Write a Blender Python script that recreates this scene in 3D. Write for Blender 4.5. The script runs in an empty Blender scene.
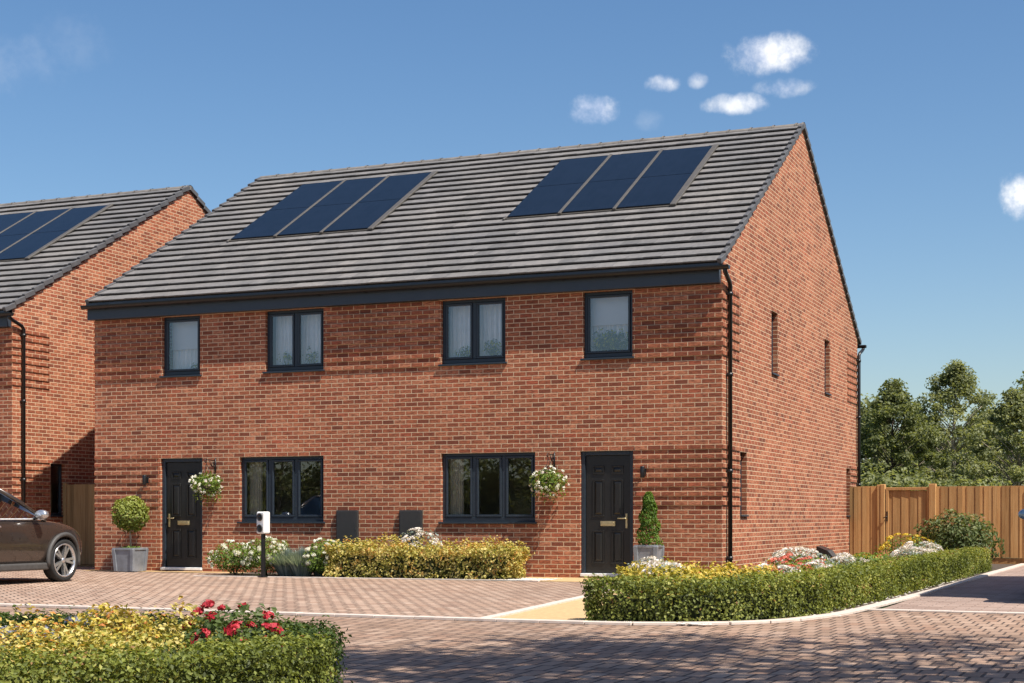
import bpy, bmesh, math, random
import numpy as np
from mathutils import Vector, Matrix

R = math.radians
rng = np.random.default_rng(7)
random.seed(7)
scene = bpy.context.scene
col = scene.collection

# ------------------------------------------------------------------ camera constants (metres, house corner = origin)
CAM = Vector((6.4296, -24.1166, 1.0088))
YAW = R(22.6412)
SUN = Vector((1.0, -0.38, 1.64)).normalized()

# ------------------------------------------------------------------ helpers
def link(o, parent=None):
    col.objects.link(o)
    if parent is not None:
        o.parent = parent
    return o

def tag(o, label=None, cat=None, group=None, kind=None):
    if label: o['label'] = label
    if cat: o['category'] = cat
    if group: o['group'] = group
    if kind: o['kind'] = kind
    return o

def empty(name, loc, label, cat, group=None, rz=0.0):
    o = bpy.data.objects.new(name, None)
    o.empty_display_size = 0.2
    link(o)
    o.location = loc
    o.rotation_euler = (0, 0, rz)
    return tag(o, label, cat, group)

def copy_tree(o, parent=None):
    c = o.copy()
    col.objects.link(c)
    if parent is not None:
        c.parent = parent
        c.matrix_parent_inverse = o.matrix_parent_inverse.copy()
    for ch in list(o.children):
        copy_tree(ch, c)
    return c

class MB:
    """collects shapes and links them as one mesh object"""
    def __init__(s):
        s.v = []; s.f = []; s.m = []; s.sm = []
    def face(s, pts, m=0, sm=False):
        i = len(s.v); s.v += [tuple(p) for p in pts]
        s.f.append(tuple(range(i, i + len(pts)))); s.m.append(m); s.sm.append(sm)
    def box(s, x0, x1, y0, y1, z0, z1, m=0):
        i = len(s.v)
        s.v += [(x0,y0,z0),(x1,y0,z0),(x1,y1,z0),(x0,y1,z0),(x0,y0,z1),(x1,y0,z1),(x1,y1,z1),(x0,y1,z1)]
        for q in ((0,3,2,1),(4,5,6,7),(0,1,5,4),(1,2,6,5),(2,3,7,6),(3,0,4,7)):
            s.f.append(tuple(i + k for k in q)); s.m.append(m); s.sm.append(False)
    def obox(s, M, sx, sy, sz, m=0):
        i = len(s.v)
        for z in (-.5, .5):
            for (x, y) in ((-.5,-.5),(.5,-.5),(.5,.5),(-.5,.5)):
                s.v.append(tuple(M @ Vector((x*sx, y*sy, z*sz))))
        for q in ((0,3,2,1),(4,5,6,7),(0,1,5,4),(1,2,6,5),(2,3,7,6),(3,0,4,7)):
            s.f.append(tuple(i + k for k in q)); s.m.append(m); s.sm.append(False)
    def tube(s, pts, rad, n=10, m=0, caps=True):
        pts = [Vector(p) for p in pts]
        if not hasattr(rad, '__len__'): rad = [rad] * len(pts)
        rings = []; prev = None
        for k, p in enumerate(pts):
            t = (pts[min(k+1, len(pts)-1)] - pts[max(k-1, 0)])
            if t.length < 1e-9: t = Vector((0,0,1))
            t.normalize()
            a = Vector((1,0,0)) if abs(t.x) < .8 else Vector((0,1,0))
            if prev is not None: a = prev
            u = (a - t * a.dot(t))
            if u.length < 1e-6: u = t.orthogonal()
            u.normalize(); prev = u; w = t.cross(u)
            i = len(s.v); rings.append(i)
            for j in range(n):
                an = 2*math.pi*j/n
                s.v.append(tuple(p + (u*math.cos(an) + w*math.sin(an)) * rad[k]))
        for a, b in zip(rings, rings[1:]):
            for j in range(n):
                s.f.append((a+j, a+(j+1)%n, b+(j+1)%n, b+j)); s.m.append(m); s.sm.append(True)
        if caps:
            s.f.append(tuple(rings[0]+j for j in reversed(range(n)))); s.m.append(m); s.sm.append(False)
            s.f.append(tuple(rings[-1]+j for j in range(n))); s.m.append(m); s.sm.append(False)
    def lathe(s, prof, n=24, M=Matrix(), m=0, sm=True):
        rings = []
        for (r, z) in prof:
            i = len(s.v); rings.append(i)
            for j in range(n):
                an = 2*math.pi*j/n
                s.v.append(tuple(M @ Vector((r*math.cos(an), r*math.sin(an), z))))
        for a, b in zip(rings, rings[1:]):
            for j in range(n):
                s.f.append((a+j, a+(j+1)%n, b+(j+1)%n, b+j)); s.m.append(m); s.sm.append(sm)
    def build(s, name, mats, parent=None, bevel=0.0, seg=1, loc=None):
        if not isinstance(mats, (list, tuple)): mats = [mats]
        me = bpy.data.meshes.new(name)
        me.from_pydata(s.v, [], s.f)
        for mt in mats: me.materials.append(mt)
        me.polygons.foreach_set('material_index', s.m)
        me.polygons.foreach_set('use_smooth', s.sm)
        me.update()
        uv = me.uv_layers.new(name='UVMap')
        buf = np.zeros(len(me.loops)*2, np.float32)
        for p in me.polygons:
            n = p.normal
            ax, ay, az = abs(n.x), abs(n.y), abs(n.z)
            for li in p.loop_indices:
                c = me.vertices[me.loops[li].vertex_index].co
                if az >= ax and az >= ay: u, v = c.x, c.y
                elif ay >= ax: u, v = c.x, c.z
                else: u, v = c.y, c.z
                buf[2*li] = u; buf[2*li+1] = v
        uv.data.foreach_set('uv', buf)
        o = bpy.data.objects.new(name, me)
        link(o, parent)
        if loc is not None: o.location = loc
        if bevel > 0:
            b = o.modifiers.new('edge', 'BEVEL'); b.width = bevel; b.segments = seg; b.limit_method = 'ANGLE'; b.angle_limit = R(40)
        return o

# ------------------------------------------------------------------ materials
class NT:
    def __init__(s, tree):
        s.t = tree; s.n = tree.nodes; s.l = tree.links
    def new(s, typ, **kw):
        n = s.n.new(typ)
        for k, v in kw.items():
            if k.startswith('i_'):
                key = k[2:].replace('_', ' ')
                n.inputs[key].default_value = v
            else: setattr(n, k, v)
        return n
    def link(s, a, b): s.l.new(a, b)
    def math(s, op, a, b=None, c=None, clamp=False):
        n = s.n.new('ShaderNodeMath'); n.operation = op; n.use_clamp = clamp
        for k, x in enumerate((a, b, c)):
            if x is None: continue
            if isinstance(x, (int, float)): n.inputs[k].default_value = x
            else: s.l.new(x, n.inputs[k])
        return n.outputs[0]
    def mix(s, fac, a, b, typ='MIX'):
        n = s.n.new('ShaderNodeMix'); n.data_type = 'RGBA'; n.blend_type = typ
        for key, x in ((0, fac), (6, a), (7, b)):
            if isinstance(x, (int, float)): n.inputs[key].default_value = x
            elif isinstance(x, tuple): n.inputs[key].default_value = (*x, 1) if len(x) == 3 else x
            else: s.l.new(x, n.inputs[key])
        return n.outputs[2]
    def ramp(s, fac, stops, interp='LINEAR'):
        n = s.n.new('ShaderNodeValToRGB'); n.color_ramp.interpolation = interp
        el = n.color_ramp.elements
        while len(el) < len(stops): el.new(.5)
        for e, (p, c) in zip(el, stops):
            e.position = p; e.color = (*c, 1) if len(c) == 3 else c
        if isinstance(fac, (int, float)): n.inputs[0].default_value = fac
        else: s.l.new(fac, n.inputs[0])
        return n.outputs[0]
    def noise(s, vec, scale, detail=3, rough=.55):
        n = s.new('ShaderNodeTexNoise'); n.inputs['Scale'].default_value = scale
        n.inputs['Detail'].default_value = detail; n.inputs['Roughness'].default_value = rough
        if vec is not None: s.l.new(vec, n.inputs['Vector'])
        return n.outputs['Fac']

def material(name):
    m = bpy.data.materials.new(name); m.use_nodes = True
    nt = NT(m.node_tree)
    b = nt.n['Principled BSDF']
    return m, nt, b

def plain(name, c, rough=.5, metal=0.0, var=.12, scale=14, bump=0.0, spec=None, coat=0.0):
    """a painted or moulded surface with a little wear and unevenness"""
    m, nt, b = material(name)
    tc = nt.new('ShaderNodeTexCoord')
    f = nt.noise(tc.outputs['Object'], scale, 4)
    lo = tuple(x*(1-var) for x in c); hi = tuple(min(1, x*(1+var)) for x in c)
    nt.link(nt.ramp(f, [(.3, lo), (.7, hi)]), b.inputs['Base Color'])
    r = nt.math('MULTIPLY_ADD', f, .25, rough-.12)
    nt.link(r, b.inputs['Roughness'])
    b.inputs['Metallic'].default_value = metal
    if spec is not None: b.inputs['Specular IOR Level'].default_value = spec
    if coat: b.inputs['Coat Weight'].default_value = coat; b.inputs['Coat Roughness'].default_value = .04
    if bump:
        bp = nt.new('ShaderNodeBump'); bp.inputs['Strength'].default_value = bump; bp.inputs['Distance'].default_value = .004
        nt.link(nt.noise(tc.outputs['Object'], scale*8, 3), bp.inputs['Height']); nt.link(bp.outputs[0], b.inputs['Normal'])
    return m

def brick_mat():
    m, nt, b = material('red_brick')
    uv = nt.new('ShaderNodeUVMap').outputs[0]
    geo = nt.new('ShaderNodeTexCoord').outputs['Object']
    # small wobble so that no joint is ruler straight
    nz = nt.new('ShaderNodeTexNoise'); nz.inputs['Scale'].default_value = 9; nz.inputs['Detail'].default_value = 2
    nt.link(geo, nz.inputs['Vector'])
    off = nt.new('ShaderNodeVectorMath', operation='MULTIPLY_ADD')
    nt.link(nz.outputs['Color'], off.inputs[0]); off.inputs[1].default_value = (.008,.006,0); off.inputs[2].default_value = (-.004,-.003,0)
    ad = nt.new('ShaderNodeVectorMath', operation='ADD'); nt.link(uv, ad.inputs[0]); nt.link(off.outputs[0], ad.inputs[1])
    def bk(offset_seed):
        k = nt.new('ShaderNodeTexBrick'); k.offset = .5; k.offset_frequency = 2; k.squash = 1
        k.inputs['Scale'].default_value = 1; k.inputs['Mortar Size'].default_value = .0062; k.inputs['Mortar Smooth'].default_value = .25
        k.inputs['Brick Width'].default_value = .225; k.inputs['Row Height'].default_value = .075
        k.inputs['Color1'].default_value = (0,0,0,1); k.inputs['Color2'].default_value = (1,1,1,1); k.inputs['Mortar'].default_value = (.5,.5,.5,1)
        k.inputs['Bias'].default_value = 0
        nt.link(ad.outputs[0], k.inputs['Vector']); return k
    k = bk(0)
    tint = nt.ramp(k.outputs['Color'], [(0,(.20,.064,.038)),(.10,(.29,.088,.048)),(.35,(.38,.118,.060)),(.6,(.45,.158,.082)),(.85,(.53,.215,.120)),(1,(.42,.108,.057))])
    # fired streaks inside each brick
    mp = nt.new('ShaderNodeMapping'); mp.inputs['Scale'].default_value = (7, 30, 1); nt.link(uv, mp.inputs['Vector'])
    st = nt.noise(mp.outputs[0], 1.6, 4, .65)
    tint = nt.mix(nt.ramp(st, [(.40,(0,0,0)),(.58,(1,1,1))]), nt.mix(.72, tint, (.135,.044,.026)), tint)
    big = nt.noise(geo, .7, 3)
    tint = nt.mix(1.0, tint, nt.ramp(big, [(.3,(.80,.79,.78)),(.7,(1.12,1.11,1.08))]), 'MULTIPLY')
    fine = nt.noise(geo, 90, 3)
    mort = nt.ramp(fine, [(.3,(.56,.40,.255)),(.7,(.72,.55,.37))])
    c = nt.mix(k.outputs['Fac'], tint, mort)
    nt.link(c, b.inputs['Base Color'])
    b.inputs['Roughness'].default_value = .88; b.inputs['Specular IOR Level'].default_value = .25
    h = nt.math('ADD', nt.math('MULTIPLY', k.outputs['Fac'], -1.0), nt.math('MULTIPLY', fine, .45))
    bp = nt.new('ShaderNodeBump'); bp.inputs['Strength'].default_value = .8; bp.inputs['Distance'].default_value = .006
    nt.link(h, bp.inputs['Height']); nt.link(bp.outputs[0], b.inputs['Normal'])
    return m

def tile_mat():
    m, nt, b = material('concrete_roof_tile')
    at = nt.new('ShaderNodeAttribute', attribute_name='rnd')
    geo = nt.new('ShaderNodeTexCoord').outputs['Object']
    mp = nt.new('ShaderNodeMapping'); mp.inputs['Scale'].default_value = (9, 5, 5); nt.link(geo, mp.inputs['Vector'])
    n1 = nt.noise(mp.outputs[0], 1.6, 5, .65)
    c = nt.ramp(at.outputs['Fac'], [(0,(.130,.126,.127)),(.5,(.170,.163,.163)),(1,(.208,.198,.196))])
    c = nt.mix(1.0, c, nt.ramp(n1, [(.3,(.80,.80,.80)),(.7,(1.15,1.13,1.10))]), 'MULTIPLY')
    n3 = nt.noise(geo, .5, 4)
    c = nt.mix(1.0, c, nt.ramp(n3, [(.35,(.88,.89,.90)),(.7,(1.08,1.06,1.02))]), 'MULTIPLY')
    nt.link(c, b.inputs['Base Color']); b.inputs['Roughness'].default_value = .72; b.inputs['Specular IOR Level'].default_value = .35
    bp = nt.new('ShaderNodeBump'); bp.inputs['Strength'].default_value = .35; bp.inputs['Distance'].default_value = .004
    nt.link(nt.noise(geo, 60, 4), bp.inputs['Height']); nt.link(bp.outputs[0], b.inputs['Normal'])
    return m

def paver_mat(name, rot, bw, rh, cols, joint, mortar=.006):
    m, nt, b = material(name)
    geo = nt.new('ShaderNodeTexCoord').outputs['Object']
    mp = nt.new('ShaderNodeMapping'); mp.inputs['Rotation'].default_value = (0,0,rot); nt.link(geo, mp.inputs['Vector'])
    nz = nt.new('ShaderNodeTexNoise'); nz.inputs['Scale'].default_value = 5; nz.inputs['Detail'].default_value = 2; nt.link(geo, nz.inputs['Vector'])
    off = nt.new('ShaderNodeVectorMath', operation='MULTIPLY_ADD'); nt.link(nz.outputs['Color'], off.inputs[0])
    off.inputs[1].default_value = (.016,.012,0); nt.link(mp.outputs[0], off.inputs[2])
    k = nt.new('ShaderNodeTexBrick'); k.offset = .5
    k.inputs['Scale'].default_value = 1; k.inputs['Mortar Size'].default_value = mortar; k.inputs['Mortar Smooth'].default_value = .3
    k.inputs['Brick Width'].default_value = bw; k.inputs['Row Height'].default_value = rh
    k.inputs['Color1'].default_value = (0,0,0,1); k.inputs['Color2'].default_value = (1,1,1,1)
    nt.link(off.outputs[0], k.inputs['Vector'])
    c = nt.ramp(k.outputs['Color'], cols)
    big = nt.noise(geo, .45, 4)
    c = nt.mix(1.0, c, nt.ramp(big, [(.3,(.86,.86,.87)),(.7,(1.10,1.08,1.06))]), 'MULTIPLY')
    fine = nt.noise(geo, 55, 4)
    c = nt.mix(1.0, c, nt.ramp(fine, [(.3,(.85,.85,.85)),(.7,(1.1,1.1,1.1))]), 'MULTIPLY')
    c = nt.mix(k.outputs['Fac'], c, joint)
    nt.link(c, b.inputs['Base Color']); b.inputs['Roughness'].default_value = .85; b.inputs['Specular IOR Level'].default_value = .3
    h = nt.math('ADD', nt.math('MULTIPLY', k.outputs['Fac'], -1.2), nt.math('MULTIPLY', fine, .3))
    bp = nt.new('ShaderNodeBump'); bp.inputs['Strength'].default_value = .9; bp.inputs['Distance'].default_value = .012
    nt.link(h, bp.inputs['Height']); nt.link(bp.outputs[0], b.inputs['Normal'])
    return m

def leaf_mat(name, stops, trans=.35, rough=.55):
    m, nt, b = material(name)
    at = nt.new('ShaderNodeAttribute', attribute_name='rnd')
    c = nt.ramp(at.outputs['Fac'], stops)
    nt.link(c, b.inputs['Base Color']); b.inputs['Roughness'].default_value = rough; b.inputs['Specular IOR Level'].default_value = .35
    tr = nt.new('ShaderNodeBsdfTranslucent')
    nt.link(nt.mix(1.0, c, (1.25,1.2,.55), 'MULTIPLY'), tr.inputs['Color'])
    mx = nt.new('ShaderNodeMixShader'); mx.inputs[0].default_value = trans
    nt.link(b.outputs[0], mx.inputs[1]); nt.link(tr.outputs[0], mx.inputs[2])
    nt.link(mx.outputs[0], nt.n['Material Output'].inputs['Surface'])
    return m

def glass_mat(name='window_glass', base=.115, tint=(.97,.985,.985)):
    m, nt, b = material(name)
    nt.n.remove(b)
    fr = nt.new('ShaderNodeFresnel'); fr.inputs[0].default_value = 1.5
    f = nt.math('ADD', nt.math('MULTIPLY', fr.outputs[0], .85), base, clamp=True)
    geo = nt.new('ShaderNodeTexCoord').outputs['Object']
    bp = nt.new('ShaderNodeBump'); bp.inputs['Strength'].default_value = .05; bp.inputs['Distance'].default_value = .02
    nt.link(nt.noise(geo, 1.3, 1), bp.inputs['Height'])
    g = nt.new('ShaderNodeBsdfGlossy'); g.inputs['Roughness'].default_value = .01; g.inputs['Color'].default_value = (.92,.96,1,1)
    nt.link(bp.outputs[0], g.inputs['Normal'])
    t = nt.new('ShaderNodeBsdfTransparent'); t.inputs[0].default_value = (*tint, 1)
    mx = nt.new('ShaderNodeMixShader'); nt.link(f, mx.inputs[0]); nt.link(t.outputs[0], mx.inputs[1]); nt.link(g.outputs[0], mx.inputs[2])
    nt.link(mx.outputs[0], nt.n['Material Output'].inputs['Surface'])
    return m

def solar_mat():
    m, nt, b = material('solar_glass')
    geo = nt.new('ShaderNodeTexCoord').outputs['Object']
    k = nt.new('ShaderNodeTexBrick'); k.offset = 0
    k.inputs['Scale'].default_value = 1; k.inputs['Mortar Size'].default_value = .002; k.inputs['Brick Width'].default_value = .17; k.inputs['Row Height'].default_value = .17
    k.inputs['Color1'].default_value = (.0055,.0085,.014,1); k.inputs['Color2'].default_value = (.007,.0105,.018,1); k.inputs['Mortar'].default_value = (.013,.017,.026,1)
    nt.link(nt.new('ShaderNodeUVMap').outputs[0], k.inputs['Vector'])
    nt.link(k.outputs['Color'], b.inputs['Base Color']); b.inputs['Roughness'].default_value = .22
    b.inputs['Specular IOR Level'].default_value = .27
    return m

def wood_mat(name, base, hi, dark):
    m, nt, b = material(name)
    tc = nt.new('ShaderNodeTexCoord').outputs['Object']
    at = nt.new('ShaderNodeAttribute', attribute_name='rnd')
    mp = nt.new('ShaderNodeMapping'); mp.inputs['Scale'].default_value = (22, 22, 1.1); nt.link(tc, mp.inputs['Vector'])
    g = nt.noise(mp.outputs[0], 1.4, 5, .65)
    c = nt.ramp(g, [(.28, dark), (.5, base), (.75, hi)])
    c = nt.mix(1.0, c, nt.ramp(at.outputs['Fac'], [(0,(.70,.68,.66)),(.5,(1,1,1)),(1,(1.22,1.17,1.1))]), 'MULTIPLY')
    nt.link(c, b.inputs['Base Color']); b.inputs['Roughness'].default_value = .8; b.inputs['Specular IOR Level'].default_value = .25
    bp = nt.new('ShaderNodeBump'); bp.inputs['Strength'].default_value = .3; bp.inputs['Distance'].default_value = .004
    nt.link(g, bp.inputs['Height']); nt.link(bp.outputs[0], b.inputs['Normal'])
    return m

M = {}
M['brick'] = brick_mat()
M['tile'] = tile_mat()
M['ridge'] = plain('ridge_tile_grey', (.15,.135,.122), .75, var=.3, scale=5, bump=.3)
M['verge'] = plain('verge_grey', (.085,.083,.086), .6, var=.25, scale=4)
M['anth'] = plain('anthracite_frame', (.020,.029,.041), .38, var=.08)
M['fascia'] = plain('anthracite_fascia', (.034,.045,.062), .42, var=.1, scale=3)
M['black'] = plain('black_plastic', (.010,.010,.011), .35, var=.15)
M['door'] = plain('black_door', (.011,.0105,.010), .36, var=.1, scale=30, bump=.15)
M['brass'] = plain('brushed_brass', (.62,.52,.30), .32, metal=.9)
M['silver'] = plain('brushed_silver', (.80,.81,.82), .4, metal=.15)
M['white'] = plain('white_plastic', (.80,.80,.78), .35, var=.03)
M['meter'] = plain('meter_box_plastic', (.030,.029,.029), .5, var=.1)
M['lead'] = plain('lead_planter', (.20,.215,.24), .5, metal=.15, var=.22, scale=6, bump=.2)
M['flash'] = plain('grey_flashing', (.10,.09,.078), .5, metal=.2, var=.15)
M['solar'] = solar_mat()
M['glass'] = glass_mat()
M['carglass'] = glass_mat('car_glass', .08, (.72,.78,.76))
M['plaster'] = plain('interior_plaster', (.50,.47,.43), .9, var=.05)
M['blind'] = plain('white_blind_fabric', (.78,.79,.83), .85, var=.04, scale=3)
M['curtain'] = plain('linen_curtain', (.52,.47,.39), .9, var=.15, scale=8)
M['net'] = plain('net_curtain', (.88,.89,.92), .9, var=.04, scale=10)
M['bark'] = plain('bark', (.11,.085,.062), .9, var=.35, scale=10, bump=.8)
M['palebark'] = plain('pale_bark', (.30,.25,.19), .85, var=.3, scale=12, bump=.5)
M['soil'] = plain('soil', (.070,.052,.038), .95, var=.35, scale=12, bump=.9)
M['kerb'] = plain('concrete_kerb', (.56,.48,.42), .8, var=.12, scale=9, bump=.2)
M['path'] = plain('buff_path', (.50,.335,.165), .9, var=.14, scale=16, bump=.4)
M['field'] = plain('grass_field', (.06,.085,.03), .95, var=.35, scale=2, bump=.6)
M['wood'] = wood_mat('fence_timber', (.50,.285,.115), (.60,.37,.165), (.39,.20,.075))
M['wood2'] = wood_mat('darker_fence_timber', (.32,.21,.095), (.40,.28,.14), (.24,.15,.065))  # darker, duller tone than the other fence timber
M['stone'] = plain('pale_gravel', (.55,.51,.47), .85, var=.3, scale=40)
M['road'] = paver_mat('road_pavers', R(0), .135, .34,
    [(0,(.24,.158,.112)),(.3,(.32,.215,.155)),(.6,(.37,.258,.192)),(.85,(.30,.185,.128)),(1,(.41,.295,.222))], (.085,.060,.048), .011)
M['drive'] = paver_mat('drive_pavers', R(-45), .14, .28,
    [(0,(.29,.19,.14)),(.3,(.37,.255,.19)),(.6,(.42,.30,.228)),(.85,(.33,.215,.155)),(1,(.45,.33,.255))], (.11,.08,.062), .012)
M['drive2'] = paver_mat('side_drive_pavers', R(0), .30, .15,
    [(0,(.27,.19,.155)),(.5,(.33,.24,.20)),(1,(.37,.28,.235))], (.18,.13,.105), .006)
M['carpaint'] = plain('brown_car_paint', (.060,.044,.036), .30, metal=.55, var=.05, coat=1.0)
M['bluepaint'] = plain('blue_car_paint', (.34,.44,.52), .30, metal=.3, var=.05, coat=1.0)
M['trim'] = plain('car_grey_trim', (.055,.052,.050), .6, var=.15)
M['tyre'] = plain('tyre_rubber', (.014,.014,.014), .8, var=.2)
M['rim'] = plain('alloy_rim', (.62,.62,.63), .28, metal=.85, var=.05)
M['rimdark'] = plain('dark_wheel_well', (.012,.012,.012), .7)
M['lamp'] = plain('lamp_lens', (.25,.26,.27), .12, var=.05, coat=1.0)
# foliage
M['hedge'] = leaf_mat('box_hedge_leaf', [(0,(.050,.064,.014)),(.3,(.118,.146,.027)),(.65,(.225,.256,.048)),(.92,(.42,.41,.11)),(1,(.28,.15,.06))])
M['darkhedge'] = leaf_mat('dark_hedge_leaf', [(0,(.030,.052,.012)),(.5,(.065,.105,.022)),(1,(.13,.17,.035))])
M['golden'] = leaf_mat('golden_leaf', [(0,(.14,.14,.018)),(.2,(.30,.27,.035)),(.5,(.54,.43,.07)),(.75,(.66,.50,.12)),(.9,(.68,.38,.09)),(1,(.50,.18,.05))], .3)
M['golden2'] = leaf_mat('golden_cream_leaf', [(0,(.11,.12,.02)),(.22,(.27,.26,.045)),(.5,(.50,.43,.11)),(.74,(.66,.56,.22)),(.88,(.66,.42,.11)),(1,(.55,.24,.06))], .3)
M['green'] = leaf_mat('bright_leaf', [(0,(.06,.11,.015)),(.5,(.14,.22,.03)),(1,(.28,.34,.07))])
M['houseplant'] = leaf_mat('houseplant_leaf', [(0,(.03,.06,.01)),(.45,(.10,.15,.02)),(.75,(.30,.36,.05)),(1,(.60,.60,.12))], .3)
M['topiary'] = leaf_mat('topiary_leaf', [(0,(.09,.13,.02)),(.5,(.22,.26,.045)),(1,(.40,.42,.12))])
M['cone'] = leaf_mat('cone_topiary_leaf', [(0,(.05,.10,.012)),(.5,(.11,.20,.02)),(1,(.20,.29,.045))])
M['lav'] = leaf_mat('blue_grey_leaf', [(0,(.12,.17,.155)),(.5,(.24,.30,.275)),(1,(.40,.45,.42))], .3)
M['dark'] = leaf_mat('dark_shrub_leaf', [(0,(.035,.06,.018)),(.5,(.07,.11,.03)),(1,(.13,.17,.05))])
M['viburnum'] = leaf_mat('viburnum_leaf', [(0,(.05,.08,.025)),(.5,(.12,.16,.055)),(.85,(.22,.24,.10)),(1,(.30,.13,.07))])
M['birch'] = leaf_mat('birch_leaf', [(0,(.12,.14,.055)),(.5,(.25,.27,.125)),(1,(.46,.47,.27))], .5)
M['lime'] = leaf_mat('lime_leaf', [(0,(.09,.11,.042)),(.5,(.185,.208,.085)),(1,(.34,.36,.18))], .5)
M['petalw'] = leaf_mat('white_petal', [(0,(.62,.62,.55)),(1,(.86,.85,.80))], .25)
M['petalp'] = leaf_mat('pink_white_petal', [(0,(.60,.50,.47)),(.5,(.74,.68,.66)),(1,(.84,.80,.78))], .25)
M['petalr'] = leaf_mat('red_petal', [(0,(.30,.012,.022)),(.5,(.46,.025,.045)),(1,(.62,.09,.11))], .25)
M['petalc'] = leaf_mat('coral_petal', [(0,(.55,.09,.05)),(.5,(.68,.18,.12)),(1,(.74,.34,.26))], .25)
M['petalb'] = leaf_mat('grey_blue_petal', [(0,(.12,.12,.17)),(.5,(.22,.23,.30)),(1,(.36,.37,.43))], .25)
M['petaly'] = leaf_mat('yellow_petal', [(0,(.60,.40,.03)),(1,(.75,.58,.08))], .25)

# ------------------------------------------------------------------ leaves
def leaf_mesh(name, mats, P, N, size, aspect=.6, spread=.6, rnd=None, midx=None, curl=.18, droop=0.0):
    """P, N: (n,3) positions and preferred normals; one folded diamond per leaf"""
    n = len(P)
    P = np.asarray(P, float); N = np.asarray(N, float)
    nrm = N + rng.normal(0, spread, (n, 3)); nrm /= np.linalg.norm(nrm, axis=1, keepdims=True) + 1e-9
    a = rng.normal(0, 1, (n, 3)); a[:, 2] -= droop
    a -= nrm * (a*nrm).sum(1, keepdims=True); a /= np.linalg.norm(a, axis=1, keepdims=True) + 1e-9
    b = np.cross(nrm, a)
    s = (size * rng.uniform(.65, 1.35, n))[:, None]
    V = np.empty((n, 4, 3))
    V[:, 0] = P - a*s*.5
    V[:, 1] = P + b*s*.5*aspect + nrm*s*curl + a*s*.06
    V[:, 2] = P + a*s*.5
    V[:, 3] = P - b*s*.5*aspect + nrm*s*curl + a*s*.06
    base = np.arange(n)*4
    T = np.empty((n, 2, 3), np.int32)
    T[:, 0] = np.stack([base, base+1, base+2], 1); T[:, 1] = np.stack([base, base+2, base+3], 1)
    me = bpy.data.meshes.new(name)
    me.vertices.add(n*4); me.vertices.foreach_set('co', V.astype(np.float32).ravel())
    me.loops.add(n*6); me.loops.foreach_set('vertex_index', T.ravel())
    me.polygons.add(n*2); me.polygons.foreach_set('loop_start', np.arange(0, n*6, 3, dtype=np.int32))
    me.update(calc_edges=True)
    if rnd is None: rnd = rng.random(n)
    at = me.attributes.new('rnd', 'FLOAT', 'FACE'); at.data.foreach_set('value', np.repeat(np.clip(rnd,0,1), 2).astype(np.float32))
    if not isinstance(mats, (list, tuple)): mats = [mats]
    for m in mats: me.materials.append(m)
    if midx is not None: me.polygons.foreach_set('material_index', np.repeat(midx, 2).astype(np.int32))
    me.validate()
    return me

def leaves(name, mats, P, N, size, parent=None, **kw):
    return link(bpy.data.objects.new(name, leaf_mesh(name, mats, P, N, size, **kw)), parent)

def lump(P, scale, seed):
    """cheap smooth noise in 0..1 for clumping"""
    r = np.random.default_rng(seed); out = np.zeros(len(P))
    for k in range(5):
        d = r.normal(0, 1, 3) * scale * (1 + .6*k); out += np.sin(P @ d + r.uniform(0, 6.3)) / (1 + .5*k)
    return .5 + out / 4.2

def blob_points(n, c, rad, seed=0, shell=.55, bump=.22):
    """points in an uneven ellipsoid, mostly near its surface"""
    d = rng.normal(0, 1, (n, 3)); d /= np.linalg.norm(d, axis=1, keepdims=True)
    r = 1 - shell * rng.random(n)**2.2
    r *= 1 - bump + 2*bump*lump(d*2.2, 1.6, seed)
    P = np.asarray(c) + d * r[:, None] * np.asarray(rad)
    return P, d

# ------------------------------------------------------------------ setting: ground, road, drives, kerbs
def sheet(name, pts, z, mat, thick=0.0):
    mb = MB(); mb.face([(x, y, z) for x, y in pts])
    return tag(mb.build(name, mat), kind='structure')

mb = MB(); g = 18; L = 900.0
mb.face([(-L,-L,-.012),(L,-L,-.012),(L,L,-.012),(-L,L,-.012)])
tag(mb.build('ground', M['field']), kind='structure')
KY = -10.2
sheet('road', [(-60,-30),(60,-30),(60,KY+3),(-60,KY+3)], .000, M['road'])
sheet('driveway', [(-40,KY),(.36,KY),(-.72,-1.55),(-8.75,-1.7),(-8.75,-.5),(-12.2,-.42),(-12.2,1.7),(-14.34,1.7),(-14.34,.21),(-40,.21)], .004, M['drive'])
sheet('garden_soil', [(1.25,KY),(2.9,-9.6),(3.55,-7.4),(3.78,10.6),(0,11.0),(0,0),(-.2,0),(-.2,-1.2)], .006, M['soil'])
sheet('garden_path', [(.36,KY),(1.33,KY),(.35,-1.5),(-.25,-1.2),(-.25,-.002),(-3.3,-.002),(-3.3,-1.05),(-2.5,-1.6),(-.72,-1.55)], .010, M['path'])
sheet('front_bed_soil', [(-8.75,-.002),(-8.75,-1.75),(-6.0,-1.62),(-3.3,-1.45),(-3.3,-.002)], .012, M['soil'])
sheet('doorstep_path', [(-12.2,-.002),(-12.2,-.42),(-8.75,-.5),(-8.75,-.002)], .013, M['path'])
sheet('side_drive', [(3.62,-7.0),(12,-7.0),(12,10.4),(3.62,10.6)], .004, M['drive2'])
sheet('back_garden_soil', [(-3,11.5),(3.6,11.5),(3.6,40),(-3,40)], .003, M['field'])

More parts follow.
